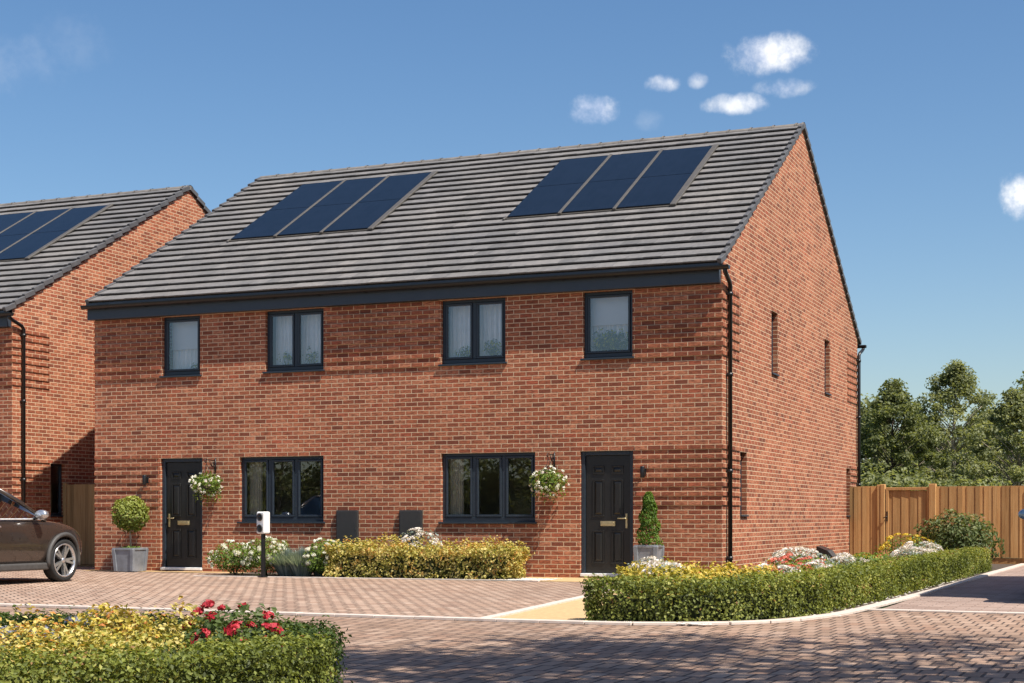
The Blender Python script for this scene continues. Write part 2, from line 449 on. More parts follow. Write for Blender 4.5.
def kerb_line(name, pts, w=.10, h=.03):
    """a run of short kerb blocks along a polyline, one mesh"""
    mb = MB(); P = [Vector((x, y, 0)) for x, y in pts]
    # smooth + resample
    dense = []
    for i in range(len(P)-1):
        p0, p1, p2, p3 = P[max(i-1,0)], P[i], P[i+1], P[min(i+2,len(P)-1)]
        for k in range(12):
            t = k/12
            dense.append(.5*((2*p1)+(-p0+p2)*t+(2*p0-5*p1+4*p2-p3)*t*t+(-p0+3*p1-3*p2+p3)*t**3))
    dense.append(P[-1])
    acc = [0]
    for a, b in zip(dense, dense[1:]): acc.append(acc[-1]+(b-a).length)
    def at(s):
        for i in range(len(dense)-1):
            if acc[i+1] >= s:
                u = (s-acc[i])/max(1e-9,acc[i+1]-acc[i]); return dense[i].lerp(dense[i+1], u)
        return dense[-1]
    s = 0; Ln = acc[-1]; blk = .45
    while s < Ln-.05:
        a, b = at(s), at(min(s+blk-.006, Ln)); d = (b-a)
        if d.length < .02: break
        ang = math.atan2(d.y, d.x); mid = (a+b)/2
        Mx = Matrix.Translation((mid.x, mid.y, h/2+random.uniform(-.0015,.0015))) @ Matrix.Rotation(ang, 4, 'Z')
        mb.obox(Mx, d.length+.004, w, h)
        s += blk
    return tag(mb.build(name, M['kerb'], bevel=.004), kind='structure')

kerb_line('kerb', [(-26,-10.02),(-12,-10.06),(-5.7,-10.1),(-1.2,-10.27),(1.4,-10.34),(2.2,-10.2),(2.85,-9.75),(3.25,-8.9),(3.45,-7.4),(3.6,-2.6),(3.68,4.6),(3.78,10.5)], .13)
kerb_line('path_kerb', [(.36,-10.28),(-.10,-6.6),(-.72,-1.62)], .10)
kerb_line('bed_kerb', [(-8.75,-1.8),(-6.0,-1.68),(-3.3,-1.5),(-2.5,-1.62)], .05, .02)
kerb_line('drive_kerb', [(3.52,-7.15),(6,-7.2),(12,-7.25)], .12, .02)

# pale gravel under the hedge foot and by the wall
def gravel(name, areas, n):
    V = []; F = []; k = 0
    per = [max(10, int(n*a[4])) for a in areas]
    for (x0, x1, y0, y1, w), c in zip(areas, per):
        for _ in range(c):
            x, y = random.uniform(x0, x1), random.uniform(y0, y1); s = random.uniform(.012, .028)
            q = [(1,0,0),(0,1,0),(-1,0,0),(0,-1,0),(0,0,.7),(0,0,-.5)]
            a = random.uniform(0, 6.3); ca, sa = math.cos(a), math.sin(a)
            for (u, v, t) in q:
                u *= random.uniform(.7,1.3); v *= random.uniform(.7,1.3)
                V.append((x+s*(u*ca-v*sa), y+s*(u*sa+v*ca), .018+s*.5*t))
            for t in ((0,1,4),(1,2,4),(2,3,4),(3,0,4)): F.append(tuple(k+i for i in t))
            k += 6
    me = bpy.data.meshes.new(name); me.from_pydata(V, [], F); me.materials.append(M['stone']); me.update()
    return tag(link(bpy.data.objects.new(name, me)), 'pale gravel strewn at the foot of the wall and hedge', 'gravel', kind='stuff')
gravel('gravel', [(-3.3,-2.45,-1.45,-.75,.45),(1.5,2.6,-10.22,-10.12,.3),(3.1,3.5,-8.6,4,.25)], 900)

# ------------------------------------------------------------------ the brick house
W, D = 12.2, 11.98
ZE, YE, RISE = 5.03, -.22, (8.655-5.03)/(D/2+.22)
def roof_z(y): return ZE + RISE*((y if y <= D/2 else D-y) - YE)

DOORS = [(-10.71, -9.79, -1), (-2.41, -1.49, 1)]           # x0, x1, handle side
WINS = [  # x0, x1, z0, z1, lights
    (-10.676, -9.84, 3.60, 4.725, 1), (-8.45, -7.25, 3.60, 4.725, 2), (-4.95, -3.75, 3.60, 4.725, 2), (-2.36, -1.50, 3.60, 4.725, 1),
    (-8.99, -7.25, .90, 2.10, 3), (-4.95, -3.21, .90, 2.10, 3)]
SLITS = [(3.40, 3.90, 3.58, 4.725), (8.19, 8.75, 3.58, 4.725), (1.14, 1.60, 1.02, 2.10), (10.62, 11.10, 1.02, 2.10)]
REC = .10

def wall_with_openings(mb, u0, u1, z0, z1, holes, emit, reveal):
    us = sorted({u0, u1, *[h[0] for h in holes], *[h[1] for h in holes]})
    zs = sorted({z0, z1, *[h[2] for h in holes], *[h[3] for h in holes]})
    for a, b in zip(us, us[1:]):
        for c, d in zip(zs, zs[1:]):
            mu, mz = (a+b)/2, (c+d)/2
            if any(h[0] < mu < h[1] and h[2] < mz < h[3] for h in holes): continue
            emit(a, b, c, d)
    for h in holes: reveal(*h)

def house():
    root = empty('brick_house', (0,0,0), 'large red brick semi-detached house with two black front doors and two solar arrays', 'house', 'red brick houses on the street')
    # ---- wall
    mb = MB()
    holes = [(x0, x1, z0, z1) for x0, x1, z0, z1, _ in WINS] + [(x0, x1, .03, 2.10) for x0, x1, _ in DOORS]
    dep = .16
    def fem(a,b,c,d): mb.face([(a,0,c),(b,0,c),(b,0,d),(a,0,d)])
    def frev(a,b,c,d):
        mb.face([(a,0,c),(a,0,d),(a,dep,d),(a,dep,c)]); mb.face([(b,0,c),(b,dep,c),(b,dep,d),(b,0,d)])
        mb.face([(a,0,d),(b,0,d),(b,dep,d),(a,dep,d)]); mb.face([(a,0,c),(a,dep,c),(b,dep,c),(b,0,c)])
    wall_with_openings(mb, -W, 0, -.02, 5.0, holes, fem, frev)
    def gem(a,b,c,d): mb.face([(0,a,c),(0,b,c),(0,b,d),(0,a,d)])
    def grev(a,b,c,d):
        mb.face([(0,a,c),(-dep,a,c),(-dep,a,d),(0,a,d)]); mb.face([(0,b,c),(0,b,d),(-dep,b,d),(-dep,b,c)])
        mb.face([(0,a,d),(-dep,a,d),(-dep,b,d),(0,b,d)]); mb.face([(0,a,c),(0,b,c),(-dep,b,c),(-dep,a,c)])
    wall_with_openings(mb, 0, D, -.02, 5.0, SLITS, gem, grev)
    zt = roof_z(0)-.03; za = roof_z(D/2)-.05
    mb.face([(0,0,5.0),(0,D,5.0),(0,D,zt),(0,D/2,za),(0,0,zt)])
    mb.face([(-W,0,-.02),(-W,0,zt),(-W,D/2,za),(-W,D,zt),(-W,D,-.02)])
    mb.face([(0,D,-.02),(-W,D,-.02),(-W,D,5.0),(0,D,5.0)])
    # projecting courses (every second brick course) wrapped round the corners
    p = .018; pf = .0145
    def course_front(x0, x1, z, pf=pf): mb.box(x0, x1, -pf, .0, z+.004, z+.072)
    def course_side(y0, y1, z): mb.box(.0, p, y0, y1, z+.004, z+.072)
    for k in range(8):
        z = 3.60 + .15*k
        if z < 4.70:
            course_front(-W, -10.71, z, .022); course_front(-7.215, -4.985, z, .022); course_front(-1.465, p, z, .022)
            course_side(0, 1.10, z); course_side(10.72, D, z)
    for k in range(7):
        z = 1.20 + .15*k
        course_front(-W, -10.745, z); course_front(-1.455, p, z)
        course_side(0, 1.115, z); course_side(11.12, D, z)
    mb.build('wall', M['brick'], root)
    # ---- interior lining
    mb = MB()
    y1 = 4.2
    for z in (.05, 2.55):
        mb.box(-W+.2, -.2, .17, D-.2, z-.04, z)
        mb.box(-W+.2, -.2, .17, D-.2, z+2.33, z+2.37)
    mb.box(-W+.2, -.2, y1, y1+.08, .06, 2.3); mb.box(-W+.2, -.2, y1, y1+.08, 2.56, 4.87)
    for x in (-6.1, -9.4, -2.9): mb.box(x-.05, x+.05, .175, y1-.01, .06, 2.3); 
    for x in (-6.1, -9.2, -3.0): mb.box(x-.05, x+.05, .175, y1-.01, 2.56, 4.87)
    mb.build('interior_wall', M['plaster'], root)
    # ---- windows
    for (x0, x1, z0, z1, n) in WINS:
        f = MB(); fr = .055; ya, yb = REC-.03, REC+.05; sill = .045
        zb = z0 + sill
        f.box(x0, x1, ya, yb, z1-fr, z1); f.box(x0, x1, ya, yb, zb, zb+fr+.01)
        f.box(x0, x0+fr, ya, yb, zb+fr+.01, z1-fr); f.box(x1-fr, x1, ya, yb, zb+fr+.01, z1-fr)
        w = (x1-x0-2*fr)/n
        mul = .07
        lights = []
        for i in range(n):
            a = x0+fr+i*w; b = a+w
            if i > 0: a += mul/2
            if i < n-1: b -= mul/2
            lights.append((a, b))
        for i in range(1, n):
            xm = x0+fr+i*w; f.box(xm-mul/2, xm+mul/2, ya+.002, yb-.002, zb+fr+.01, z1-fr)
        win = f.build('window', M['anth'], root, bevel=.006)
        zc, zd = zb+fr+.01, z1-fr; s = .042
        for (a, b) in lights:
            q = MB(); yc, ydd = ya-.012, yb-.02
            q.box(a+.003, b-.003, yc, ydd, zd-s, zd-.003); q.box(a+.003, b-.003, yc, ydd, zc+.003, zc+s)
            q.box(a+.003, a+s, yc, ydd, zc+s, zd-s); q.box(b-s, b-.003, yc, ydd, zc+s, zd-s)
            q.build('sash', M['anth'], win, bevel=.007, seg=2)
            g_ = MB(); g_.face([(a+s-.004, ya+.012, zc+s-.004), (b-s+.004, ya+.012, zc+s-.004), (b-s+.004, ya+.012, zd-s+.004), (a+s-.004, ya+.012, zd-s+.004)])
            g_.build('pane', M['glass'], win)
        q = MB(); q.box(x0-.035, x1+.035, -.045, REC+.04, z0-.002, z0+.028); q.box(x0+.004, x1-.004, REC-.034, REC+.05, z0+.030, z0+sill)
        q.build('sill', M['anth'], win, bevel=.004)
    for (ya, yb, z0, z1) in SLITS:
        f = MB(); fr = .05; x1, x0 = -REC+.01, -REC-.05
        f.box(x0, x1, ya, yb, z1-fr, z1); f.box(x0, x1, ya, yb, z0+.03, z0+.03+fr)
        f.box(x0, x1, ya, ya+fr, z0+.03+fr, z1-fr); f.box(x0, x1, yb-fr, yb, z0+.03+fr, z1-fr)
        win = f.build('side_window', M['anth'], root, bevel=.005)
        g_ = MB(); g_.face([(x0+.03, ya+fr-.004, z0+.03+fr), (x0+.03, yb-fr+.004, z0+.03+fr), (x0+.03, yb-fr+.004, z1-fr), (x0+.03, ya+fr-.004, z1-fr)])
        g_.build('pane', M['glass'], win)
        q = MB(); q.box(-REC-.02, .035, ya-.004, yb+.004, z0-.002, z0+.028); q.build('sill', M['anth'], win, bevel=.004)
    # ---- doors
    for (x0, x1, hs) in DOORS:
        fr = .07
        f = MB(); f.box(x0, x0+fr, .05, .14, .03, 2.10); f.box(x1-fr, x1, .05, .14, .03, 2.10); f.box(x0+fr, x1-fr, .05, .14, 2.10-fr, 2.10)
        a, b = x0+fr+.004, x1-fr-.004; z0, z1 = .075, 2.10-fr-.004
        d = MB(); d.box(a, b, .085, .13, z0, z1)
        wd = b-a; cx = (a+b)/2
        def panel(xc, w, c, e):
            xa, xb = xc-w/2, xc+w/2; m_ = .022
            d.box(xa, xb, .070, .0852, e-m_, e); d.box(xa, xb, .070, .0852, c, c+m_)
            d.box(xa, xa+m_, .070, .0852, c+m_, e-m_); d.box(xb-m_, xb, .070, .0852, c+m_, e-m_)
            # raised and fielded middle with sloping edges
            i0, i1, j0, j1 = xa+m_+.012, xb-m_-.012, c+m_+.012, e-m_-.012; k = .028
            P = [(i0,.0851,j0),(i1,.0851,j0),(i1,.0851,j1),(i0,.0851,j1)]; Q = [(i0+k,.069,j0+k),(i1-k,.069,j0+k),(i1-k,.069,j1-k),(i0+k,.069,j1-k)]
            if j1-j0 > .07:
                d.face(Q)
                for t in range(4): d.face([P[t], P[(t+1)%4], Q[(t+1)%4], Q[t]])
        for sx in (-1, 1):
            panel(cx+sx*.165, .20, 1.72, 1.86); panel(cx+sx*.165, .20, 1.02, 1.63); panel(cx+sx*.165, .20, .25, .79)
        door = d.build('door', M['door'], root, bevel=.004)
        f.build('door_frame', M['anth'], door, bevel=.005)
        t = MB(); t.box(x0+.01, x1-.01, -.03, .135, .032, .082); t.build('threshold', M['silver'], door, bevel=.006)
        t = MB(); hx = (b-.065) if hs > 0 else (a+.065)
        t.box(hx-.018, hx+.018, .072, .086, .83, 1.07); t.tube([(hx,.072,.99),(hx,.03,.99),(hx-hs*.03,.024,.99),(hx-hs*.14,.024,.99)], .011, 8)
        t.build('handle', M['brass'], door, bevel=.003)
        t = MB(); t.box(cx-.13, cx+.13, .066, .086, .865, .945); t.box(cx-.11, cx+.11, .058, .068, .885, .925); t.build('letterbox', M['brass'], door, bevel=.004)
    # ---- fascia, gutter, downpipes
    for (fa, fb) in ((-.125, -.001), (D+.001, D+.125)):
        f = MB(); f.box(-W-.08, -.02, fa, fb, 4.735, 4.955); f.build('fascia', M['fascia'], root, bevel=.004)
    def gutter(ys, sgn):
        gm = MB(); yc = ys; zc = 4.985; n = 10; r = .060
        xa, xb = -W-.13, .17
        prof = [(yc + r*math.cos(math.pi + math.pi*i/n), zc + r*1.05*math.sin(math.pi + math.pi*i/n)) for i in range(n+1)]
        prof_in = [(yc + (r-.006)*math.cos(math.pi + math.pi*i/n), zc + (r-.006)*1.05*math.sin(math.pi + math.pi*i/n)) for i in range(n+1)]
        for i in range(n):
            (a, c), (b, d) = prof[i], prof[i+1]
            gm.face([(xa,a,c),(xb,a,c),(xb,b,d),(xa,b,d)], sm=True)
            (a, c), (b, d) = prof_in[i], prof_in[i+1]
            gm.face([(xa,a,c),(xa,b,d),(xb,b,d),(xb,a,c)], sm=True)
        for x in (xa, xb): gm.face([(x, y, z) for y, z in prof])
        for e in (0, -1):
            y, z = prof[e]; gm.box(xa, xb, y-.006, y+.006, z-.008, z+.006)
        x = -W+.35
        while x < 0:
            gm.box(x-.02, x+.02, min(yc-sgn*(-.062), yc+sgn*.07) if sgn > 0 else yc-.066, yc+.066, zc-.075, zc-.060); x += .92
        return gm.build('gutter', M['black'], root)
    gutter(-.205, 1); gutter(D+.205, -1)
    def downpipe(y_g, y_w, s):
        t = MB()
        t.tube([(.10,y_g,4.95),(.10,y_g,4.90),(.09,(y_g*.7+y_w*.3),4.85),(.07,(y_g*.15+y_w*.85),4.78),(.062,y_w,4.72),(.062,y_w,.03)], .036, 14)
        for z in (4.60, 3.3, 1.75, .35): t.tube([(.062,y_w,z-.03),(.062,y_w,z+.03)], .045, 14)
        for z in (4.60, 3.3, 1.75, .35): t.box(.0, .062, y_w-.05, y_w+.05, z-.012, z+.012)
        t.build('downpipe', M['black'], root)
    downpipe(-.205, .26, 1); downpipe(D+.205, D-.12, -1)
    # ---- roof: stepped courses of separate tiles
    rf = MB()
    rf.v = []; nco = 22; sl = math.hypot(D/2-YE, roof_z(D/2)-ZE); gsp = sl/nco
    tx = .302; xL, xR = -W-.03, .02; ntile = int(round((xR-xL)/tx)); tx = (xR-xL)/ntile
    rnd = []
    for side in (0, 1):
        dn = Vector((0, 1, RISE)).normalized(); nn = Vector((0, -RISE, 1)).normalized()
        def P(x, s, n):
            q = Vector((x, YE, ZE)) + dn*s + nn*n
            return (q.x, q.y if side == 0 else D-q.y, q.z)
        for i in range(nco):
            s0, s1 = i*gsp, min((i+1)*gsp+.03, sl)
            for j in range(ntile):
                xs = xL + j*tx + (tx*.5 if i % 2 else 0); xe = xs + tx - .003
                xs = max(xL, xs); xe = min(xR, xe)
                if xe - xs < .01: continue
                h = .060 + random.uniform(-.003, .003); ds = random.uniform(-.004, .004)
                a, b, c, d = P(xs,s0+ds-.012,h), P(xe,s0+ds-.012,h+random.uniform(-.002,.002)), P(xe,s1,.006), P(xs,s1,.006)
                a0, b0 = P(xs,s0+ds-.012,h-.022), P(xe,s0+ds-.012,h-.022)
                a1, b1 = P(xs,s0+.055,h-.026), P(xe,s0+.055,h-.026); a2, b2 = P(xs,s0+.06,.003), P(xe,s0+.06,.003)
                fs = [[a,b,c,d],[a0,b0,b,a],[a1,b1,b0,a0],[a2,b2,b1,a1],[b,b0,b1,c],[a,d,a1,a0]]
                if side: fs = [list(reversed(q)) for q in fs]
                r_ = random.gauss(.5, .2)
                for q in fs: rf.face(q); rnd.append(r_)
            if i % 2:   # half tile at the start of odd courses
                xs, xe = xL, xL + tx*.5 - .003; h = .060
                a, b, c, d = P(xs,s0-.012,h), P(xe,s0-.012,h), P(xe,s1,.006), P(xs,s1,.006); a0, b0 = P(xs,s0-.012,.002), P(xe,s0-.012,.002)
                for q in ([a,b,c,d],[a0,b0,b,a],[a,d,a0]):
                    rf.face(list(reversed(q)) if side else q); rnd.append(.5)
        # deck underneath
        q = [P(xL,-.0,.0), P(xR,-.0,.0), P(xR,sl,.0), P(xL,sl,.0)]; rf.face(q if not side else list(reversed(q))); rnd.append(.3)
        q = [P(xL,-.0,-.06), P(xL,sl,-.06), P(xR,sl,-.06), P(xR,-.0,-.06)]; rf.face(q if not side else list(reversed(q))); rnd.append(.3)
        q = [P(xL,-.0,-.06), P(xR,-.0,-.06), P(xR,-.0,0), P(xL,-.0,0)]; rf.face(q if not side else list(reversed(q))); rnd.append(.1)
    roof = rf.build('roof', M['tile'], root)
    at = roof.data.attributes.new('rnd', 'FLOAT', 'FACE'); at.data.foreach_set('value', np.clip(np.array(rnd, np.float32), 0, 1))
    dn = Vector((0, 1, RISE)).normalized(); nn = Vector((0, -RISE, 1)).normalized()
    base = Vector((0, YE, ZE)); pitch = math.atan(RISE)
    # eaves vent strip just above the gutter
    e = MB(); e.box(xL+.01, xR-.01, YE-.02, YE+.04, ZE-.075, ZE-.004); e.build('eaves_strip', M['fascia'], roof)
    # verge units, stepped with the courses
    for xv in (0, 1):
        vg = MB()
        for side in (0, 1):
            for i in range(nco):
                s0, s1 = i*gsp-.02, (i+1)*gsp-.025
                q = base + dn*((s0+s1)/2) + nn*.012
                Mx = Matrix.Translation((.018 if xv else -W+.012, q.y if side == 0 else D-q.y, q.z)) @ Matrix.Rotation((pitch-.13) if side == 0 else -(pitch-.13), 4, 'X')
                vg.obox(Mx, .072, s1-s0, .098)
        vg.build('verge_trim', M['verge'], roof, bevel=.006)
    rg = MB(); x = xL
    while x < xR-.02:
        xe = min(x+.45, xR+.03); zc = roof_z(D/2)-.045
        for k in range(8):
            a0, a1 = math.pi*k/8, math.pi*(k+1)/8; r = .130
            pa = (D/2+r*math.cos(a0), zc-.015+r*.72*math.sin(a0)); pb = (D/2+r*math.cos(a1), zc-.015+r*.72*math.sin(a1))
            rg.face([(x,pa[0],pa[1]),(x,pb[0],pb[1]),(xe-.012,pb[0],pb[1]),(xe-.012,pa[0],pa[1])], sm=True)
            r2 = .145; pa2 = (D/2+r2*math.cos(a0), zc-.015+r2*.74*math.sin(a0)); pb2 = (D/2+r2*math.cos(a1), zc-.015+r2*.74*math.sin(a1))
            rg.face([(xe-.04,pa2[0],pa2[1]),(xe-.04,pb2[0],pb2[1]),(xe,pb2[0],pb2[1]),(xe,pa2[0],pa2[1])], sm=True)
        for xx in (x, xe):
            rg.face([(xx, D/2+.12*math.cos(math.pi*k/8), zc-.015+.094*math.sin(math.pi*k/8)) for k in range(9)])
        x += .45
    rg.build('ridge_capping', M['ridge'], roof)
    # ---- solar arrays: three columns of two panels each, let into the tiles
    for (xa, xb) in ((-10.62, -7.52), (-4.66, -1.52)):
        sa = (2.26-YE)/dn.y; sb = (5.06-YE)/dn.y
        cw = (xb-xa)/3
        def slab(mbx, x0, x1, s0, s1, n0, n1):
            P = [base + dn*s + nn*n + Vector((x,0,0)) for n in (n0,n1) for (x,s) in ((x0,s0),(x1,s0),(x1,s1),(x0,s1))]
            i = len(mbx.v); mbx.v += [tuple(p) for p in P]
            for q in ((0,3,2,1),(4,5,6,7),(0,1,5,4),(1,2,6,5),(2,3,7,6),(3,0,4,7)): mbx.f.append(tuple(i+k for k in q)); mbx.m.append(0); mbx.sm.append(False)
        fl = MB()
        slab(fl, xa-.03, xb+.03, sa-.03, sb+.05, .020, .052)
        for k in (1, 2): slab(fl, xa+k*cw-.03, xa+k*cw+.03, sa-.05, sb+.06, .052, .088)
        slab(fl, xb-.01, xb+.10, sa-.06, sb+.06, .048, .085)
        slab(fl, xa-.06, xa-.015, sa-.10, sa+.05, .046, .07)
        fl.build('solar_flashing', M['flash'], roof, bevel=.006)
        sm_ = (sa+sb)/2
        for k in range(3):
            for (s0, s1) in ((sa, sm_-.006), (sm_+.006, sb)):
                pn = MB(); slab(pn, xa+k*cw+(.034 if k else .004), xa+(k+1)*cw-(.034 if k < 2 else .014), s0, s1, .055, .080)
                pn.build('solar_panel', M['solar'], roof, bevel=.006)
    return root

H1 = house()
H2 = copy_tree(H1)
H2.location = (-14.33, .20, 0)
H2['label'] = 'neighbouring brick house standing behind the brown car, only its end in view'

# ------------------------------------------------------------------ house over the drive, out of frame, whose shade falls across the drive
def side_house():
    root = empty('garage_house', (6.75,-5.0,0), 'red brick house along the far side of the drive', 'house', 'red brick houses on the street')
    w, d, ze, zr = 7.0, 7.2, 4.9, 7.6
    mb = MB(); hl = [(1.0,2.1,3.3,4.5),(4.2,5.3,3.3,4.5),(1.0,2.1,.9,2.1),(4.2,5.3,.9,2.1)]
    def em(a,b,c,e): mb.face([(0,b,c),(0,a,c),(0,a,e),(0,b,e)])
    def rv(a,b,c,e):
        for P in ([(0,a,c),(0,a,e),(.15,a,e),(.15,a,c)],[(0,b,c),(.15,b,c),(.15,b,e),(0,b,e)],[(0,a,e),(0,b,e),(.15,b,e),(.15,a,e)],[(0,a,c),(.15,a,c),(.15,b,c),(0,b,c)]): mb.face(P)
    wall_with_openings(mb, 0, d, -.02, ze, hl, em, rv)
    mb.face([(w,0,-.02),(w,d,-.02),(w,d,ze),(w,0,ze)])
    for y in (0, d): mb.face([(0,y,-.02),(w,y,-.02),(w,y,ze),(w/2,y,zr),(0,y,ze)])
    mb.build('wall', M['brick'], root)
    r = MB(); t = .08
    k = (zr-ze)/(w/2)
    for s in (0, 1):
        xe = -.25 if s == 0 else w+.25; zee = ze-.25*k
        r.face([(xe,-.1,zee+t),(w/2,-.1,zr+t),(w/2,d+.1,zr+t),(xe,d+.1,zee+t)]); r.face([(xe,-.1,zee),(w/2,-.1,zr),(w/2,d+.1,zr),(xe,d+.1,zee)])
        r.face([(xe,-.1,zee),(xe,-.1,zee+t),(xe,d+.1,zee+t),(xe,d+.1,zee)])
    for y in (-.1, d+.1):
        r.face([(-.25,y,ze-.25*k),(w/2,y,zr),(w/2,y,zr+t),(-.25,y,ze-.25*k+t)]); r.face([(w+.25,y,ze-.25*k),(w/2,y,zr),(w/2,y,zr+t),(w+.25,y,ze-.25*k+t)])
    r.build('roof', M['ridge'], root)
    for (a, b, c, e) in hl:
        f = MB(); q = .06
        f.box(.08,.14,a,b,e-q,e); f.box(.08,.14,a,b,c,c+q); f.box(.08,.14,a,a+q,c+q,e-q); f.box(.08,.14,b-q,b,c+q,e-q); f.box(.085,.135,(a+b)/2-.03,(a+b)/2+.03,c+q,e-q)
        wn = f.build('window', M['anth'], root)
        g_ = MB(); g_.face([(.11,a+q,c+q),(.11,b-q,c+q),(.11,b-q,e-q),(.11,a+q,e-q)]); g_.build('pane', M['glass'], wn)
        g_ = MB(); g_.box(.4,.45,a-.2,b+.2,c-.2,e+.2); g_.build('blind', M['curtain'], wn)
side_house()

# ------------------------------------------------------------------ curtains behind the glass; nets, blinds and plants upstairs stand in for reflections
def curtain(x0, x1, z0, z1, mat, label, cat='curtain', name='curtain', folds=7, y=.24, group=None):
    mb = MB(); n = max(10, int((x1-x0)/.012)); prev = None
    for i in range(n+1):
        t = i/n; x = x0+(x1-x0)*t; yy = y + .022*math.sin(t*folds*2*math.pi) + .006*math.sin(t*folds*5.1)
        if prev: mb.face([(prev[0],prev[1],z0),(x,yy,z0),(x,yy,z1),(prev[0],prev[1],z1)], sm=True); mb.face([(prev[0],prev[1]+.004,z0),(prev[0],prev[1]+.004,z1),(x,yy+.004,z1),(x,yy+.004,z0)], sm=True)
        prev = (x, yy)
    return tag(mb.build(name, mat), label, cat, group)
curtain(-8.93, -8.66, .93, 2.12, M['curtain'], 'linen curtain inside the ground floor window beside the charger', folds=5)
curtain(-4.90, -4.63, .93, 2.12, M['curtain'], 'linen curtain inside the ground floor window next to the hanging basket', folds=5)
curtain(-8.42, -7.28, 3.62, 4.74, M['net'], 'pale net curtain added to brighten the double window over the charger', folds=14, y=.315)  # white nets added to brighten the upper panes in place of reflected sky
curtain(-4.92, -3.78, 3.62, 4.74, M['net'], 'pale net curtain added to brighten the double window above the wide ground floor window by the basket', folds=14, y=.315)
curtain(-10.65, -9.87, 3.62, 4.74, M['net'], 'pale net curtain added to brighten the pane below the half blind over the lollipop tree side door', folds=9, y=.315)
curtain(-2.33, -1.53, 3.62, 4.74, M['net'], 'pale net curtain added to brighten the pane behind the large bushy pot plant', folds=9, y=.315)
def blind(x0, x1, z0, z1, label):  # blind added where the upper half of the pane mirrors bright sky
    mb = MB(); mb.box(x0, x1, .262, .268, z0, z1); mb.box(x0, x1, .255, .275, z0-.025, z0)
    tag(mb.build('roller_blind', M['blind'], bevel=.002), label, 'blind')
blind(-10.64, -9.88, 4.16, 4.74, 'half lowered white roller blind added for the sky reflection above the lollipop tree side door')
blind(-2.32, -1.54, 4.22, 4.74, 'half lowered white roller blind added for the sky reflection over the bushy pot plant')

def reflection_plant(x, z, r, h, n, label, size=.055, spread=1.0):  # plant made up in place of tree tops reflected low in the pane
    root = empty('reflection_plant', (x, .215, z), label, 'pot plant', 'pot plants standing in for reflections upstairs')
    p = MB(); p.lathe([(.0,0),(.035,0),(.045,.07),(.040,.07),(.036,.06),(0,.06)], 16); p.build('pot', M['white'], root)
    P, N = blob_points(n, (0, -.02, .08+h*.5), (r, .055, h*.55), random.randint(0,99), .8, .3)
    N[:, 1] -= .8
    leaves('foliage', M['houseplant'], P, N, size, root, spread=.7, aspect=.5)
    st = MB()
    for k in range(5): st.tube([(0,0,.06),(random.uniform(-.5,.5)*r,0,.08+h*.4),(random.uniform(-.9,.9)*r,-.02,.08+h*.8)], [.006,.004,.002], 5)
    st.build('stem', M['green'], root)
    sh = MB(); 
    return root
for a in [(-1.93, 3.66, .34, .34, 420, 'large bushy pot plant standing in for reflected foliage inside the upstairs window above the right-hand door', .065),
          (-4.55, 3.66, .20, .20, 120, 'small sprawling pot plant standing in for reflected foliage behind the net curtain upstairs', .05),
          (-4.05, 3.66, .18, .30, 130, 'taller pot plant standing in for reflected foliage beside the small sprawling one upstairs', .055),
          (-8.12, 3.66, .16, .30, 60, 'spindly pot plant standing in for reflected foliage behind the net curtain over the charger', .05),
          (-7.62, 3.66, .17, .30, 60, 'sparse leafy pot plant standing in for reflected foliage in the half of the window without curtain', .055),
          (-10.02, 3.66, .15, .13, 90, 'tiny pot plant standing in for reflected foliage in the corner of the window under a half blind', .045)]:
    reflection_plant(*a)
# an inner window board for the pots upstairs
mb = MB()
for (x0, x1, z0, z1, n) in WINS[:4]: mb.box(x0+.01, x1-.01, .152, .45, 3.63, 3.66)
mb.build('window_board', M['white'], H1)

# ------------------------------------------------------------------ wall lamps, meter boxes
def wall_lamp(x, z, label):
    r = empty('wall_lamp', (x, 0, z), label, 'wall lamp', 'lamps beside the front doors')
    m = MB(); m.box(-.035,.035,-.025,0.0,-.06,.06); m.tube([(0,-.025,0),(0,-.075,0)], .014, 8); m.build('bracket', M['black'], r, bevel=.004)
    m = MB(); m.lathe([(0,-.09),(.034,-.09),(.038,-.08),(.038,.085),(.034,.095),(0,.095)], 18, Matrix.Translation((0,-.095,0))); m.build('lamp_shade', M['black'], r)
wall_lamp(-11.0, 1.70, 'small black wall lamp on the ribbed bricks above the lollipop tree')
wall_lamp(-1.30, 1.74, 'small black wall lamp on the ribbed bricks above the cone topiary')
def meter_box(x0, x1, label):
    m = MB(); m.box(x0, x1, -.05, -.001, .45, 1.13); o = m.build('meter_box', M['meter'], None, bevel=.006)
    q = MB(); q.box(x0+.02, x1-.02, -.062, -.051, .47, 1.11); q.box(x1-.045, x1-.03, -.067, -.061, .78, .82)
    q.build('door', M['meter'], o, bevel=.003)
    tag(o, label, 'meter box', 'meter boxes on the front wall')
meter_box(-6.97, -6.54, 'dark meter box on the wall next to the three light window by the charger')
meter_box(-5.73, -5.29, 'dark meter box on the wall above the pinkish sedum, nearer the basket window')
# half-buried gas meter housing at the gable foot
m = MB()
ya, yb = 7.35, 7.95
P = [(0.002,0),(.34,0),(.36,.14),(.20,.34),(.002,.42)]
m.face([(x,ya,z) for x,z in P]); m.face([(x,yb,z) for x,z in reversed(P)])
for a, b in zip(P, P[1:]): m.face([(a[0],ya,a[1]),(a[0],yb,a[1]),(b[0],yb,b[1]),(b[0],ya,b[1])])
o = m.build('gas_meter_housing', M['black'], bevel=.015, seg=2); tag(o, 'black sloping gas meter housing at the foot of the gable wall', 'meter box')
q = MB(); q.face([(.352,ya+.05,.17),(.352,yb-.05,.17),(.215,yb-.05,.335),(.215,ya+.05,.335)]); q.build('lid', M['trim'], o)

